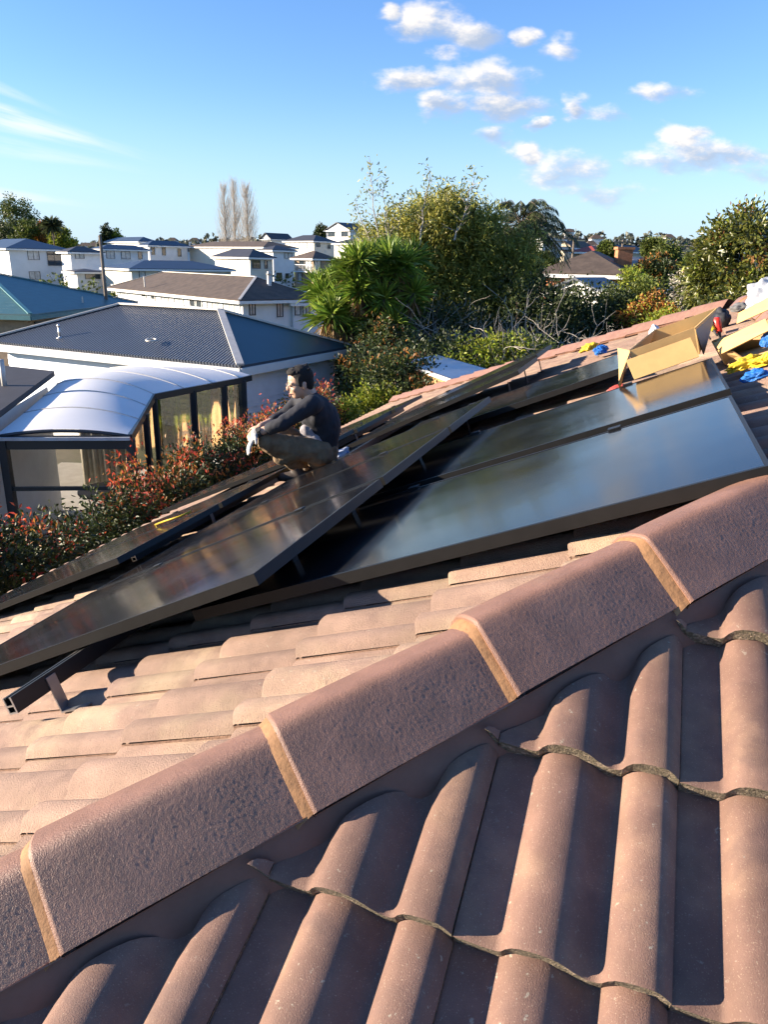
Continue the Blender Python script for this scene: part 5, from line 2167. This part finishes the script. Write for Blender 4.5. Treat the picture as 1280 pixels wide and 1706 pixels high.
Yb = on_f(1209, 606, .03).y
bx2 = empty('cardboard_box', on_f(1225, 604, .03), 'crumpled yellowish cardboard box at the right edge, opening towards the camera', 'box', 'cardboard boxes')
a1, a2, a3, a4 = at(1190, 571, Yb + .02), at(1276, 531, Yb - .15), at(1284, 549, Yb - .25), at(1203, 589, Yb - .08)
panel_slab(bx2, 'top_flap', [a1, a4, a3, a2], m_card)
c1, c2 = at(1211, 607, Yb - .02), at(1330, 575, Yb - .35)
panel_slab(bx2, 'bottom', [c1, c2, c2 + AD * .35, c1 + AD * .35], m_cardin)
panel_slab(bx2, 'back_wall', [c1 + AD * .33, c2 + AD * .33, at(1330, 515, Yb + .1), a1 + AD * .12], m_cardin)
panel_slab(bx2, 'side_wall', [c1, c1 + AD * .34, a1 + AD * .10, a4], m_card)
panel_slab(bx2, 'front_flap', [c1, at(1238, 597, Yb - .12), at(1222, 586, Yb - .1), a4], m_card)
d1_, d2_ = at(1229, 540, Yb + .5), at(1300, 508, Yb + .35)
panel_slab(bx2, 'rear_flap', [d1_, at(1232, 522, Yb + .52), at(1300, 486, Yb + .37), d2_], m_card)


def crumple(name, label, c, ax, ay, az_, m_, cat, seed=0, amp=.3, group=None):
    bm = bmesh.new()
    bmesh.ops.create_icosphere(bm, subdivisions=4, radius=1)
    rs = np.random.default_rng(seed)
    k = rs.normal(size=(9, 3)) * 2.2
    k2 = rs.normal(size=(9, 3)) * 6
    ph = rs.uniform(0, 6.28, (2, 9))
    ax, ay, az_ = Vector(ax), Vector(ay), Vector(az_)
    for v in bm.verts:
        p = np.array(v.co)
        d = amp * np.abs(np.sin(k @ p + ph[0])).mean() + amp * .35 * np.abs(np.sin(k2 @ p + ph[1])).mean()
        r = .75 + (d - amp * .8) * 1.6
        q = p * r
        if q[2] < -.5:
            q[2] = -.5
        v.co = Vector(c) + ax * q[0] + ay * q[1] + az_ * (q[2] + .5)
    o = bm_obj(name, bm, m_, None, smooth=name not in ('plastic_sheet', 'tool_bag'))
    return tag(o, label, cat, group)


m_yel = mat('yellow_plastic', (.60, .42, .02), rough=.6, var=.06)
m_blu = mat('blue_plastic', (.012, .12, .42), rough=.6, var=.08)
m_bag = mat('white_bag', (.62, .62, .62), rough=.6, var=.05)
s1 = on_f(1248, 612, .04)
crumple('plastic_sheet', 'crumpled bright yellow plastic sheet in front of the right-hand box', s1, UPF * .10 + AD * .03, AD * .055, NRF * .035, m_yel, 'bag', 3, .8)
crumple('plastic_sheet', 'small yellow plastic fold lying above the blue bag', on_f(1275, 607, .04), UPF * .07, AD * .05, NRF * .03, m_yel, 'bag', 8, .8)
crumple('tool_bag', 'bright blue plastic bag on the tiles at the right edge', on_f(1262, 632, .04), UPF * .06, AD * .04, NRF * .03, m_blu, 'bag', 5, .7)
crumple('plastic_sheet', 'blue plastic scrap at the right edge inside the box opening', at(1279, 578, Yb - .2), (.04, 0, 0), (0, .04, 0), (0, 0, .06), m_blu, 'bag', 6, .4)
crumple('paper_bag', 'white paper sack standing left of the open cardboard box', at(1088, 577, 5.0), (.045, 0, 0), (0, .06, 0), (0, 0, .11), m_bag, 'bag', 7, .35)
crumple('plastic_wrap', 'clear white plastic wrap heaped behind the right-hand box', at(1275, 522, 5.2), (.14, 0, 0), (0, .15, 0), (-.02, 0, .17),
        mat('cloudy_plastic', (.55, .58, .62), rough=.3, var=.1, transl=.35), 'plastic', 9, .6)
crumple('backpack', 'black backpack slumped on the ridge behind the boxes', at(1196, 548, 5.6), (.085, 0, 0), (0, .10, 0), (.01, 0, .11), m_gdark, 'bag', 12, .5)
crumple('cloth', 'grey rag on the ridge left of the right-hand box', at(1235, 520, 5.4), (.09, 0, 0), (0, .08, 0), (0, 0, .05), mat('grey_rag', (.12, .12, .12), rough=.9), 'cloth', 14, .5)
crumple('glove', 'yellow work glove on the far hip of the roof', on_f(984, 583, .10), UPF * .10, AD * .12, NRF * .05, m_yel, 'glove', 15, .8)
crumple('plastic_sheet', 'dark blue plastic scrap beside the yellow glove on the far hip', on_f(1004, 589, .06), UPF * .07, AD * .14, NRF * .06, m_blu, 'bag', 16, .8)
crumple('cloth', 'white and blue crumpled cloth on the tiles behind the man', on_f(562, 768, .05), UPF * .13, AD * .16, NRF * .07, mat('pale_blue_cloth', (.42, .46, .54), rough=.8, col2=(.03, .10, .30), c2scale=14), 'cloth', 17, .6)
crumple('cloth', 'pale rag on the tiles beside the man\'s shoes', on_f(500, 796, .05), UPF * .12, AD * .16, NRF * .05, mat('pale_rag', (.42, .34, .24), rough=.9), 'cloth', 18, .6)
crumple('cloth', 'dull red rag lying between the upper panels', on_f(1030, 650, .04), UPF * .07, AD * .05, NRF * .02, mat('red_rag', (.35, .05, .04), rough=.8, col2=(.5, .42, .38), c2scale=10), 'cloth', 19, .6)


def tool(label, pts, r, m_, m2):
    e = empty('hand_tool', pts[0], label, 'tool', 'hand tools on the ridge')
    MB().tube(pts, [r, r * 1.1, r * .9], 10).build('handle', m_, e, smooth=True)
    d = (Vector(pts[-1]) - Vector(pts[0])).normalized()
    MB().tube([Vector(pts[-1]), Vector(pts[-1]) + d * .05], [r * .5, r * .35], 8).build('shaft', m2, e, smooth=True)


tool('tool with yellow handle, left of two on the ridge', [at(1170, 541, 5.2), at(1174, 548, 5.2), at(1179, 556, 5.15)], .016, m_yel, m_gdark)
tool('tool with yellow handle, right of two on the ridge', [at(1180, 535, 5.2), at(1184, 542, 5.2), at(1190, 550, 5.15)], .017, m_yel, m_gdark)
tool('stubby red tool standing beside the yellow handles', [at(1194, 529, 5.2), at(1196, 540, 5.2), at(1199, 553, 5.15)], .024, mat('red_plastic', (.60, .035, .02), rough=.35), m_gdark)
# pale conduit behind the middle row, yellow strap on the lowest row
pts = [on_f(x, y, .06) for x, y in ((505, 797), (540, 784), (575, 769), (610, 753), (645, 738), (690, 719))]
tag(MB().tube(pts, .018, 8).build('conduit', mat('pale_conduit', (.34, .38, .50), rough=.4), None, smooth=True), 'pale blue plastic conduit lying along the gap between panel rows', 'pipe')
pts = [on_f(x, y, c) for x, y, c in ((262, 884, .10), (258, 874, .14), (275, 868, .19), (300, 860, .19), (318, 852, .19))]
tag(MB().tube(pts, .006, 6).build('strap', m_yel, None, smooth=True), 'yellow strap hanging over the edge of the lowest panels', 'strap')
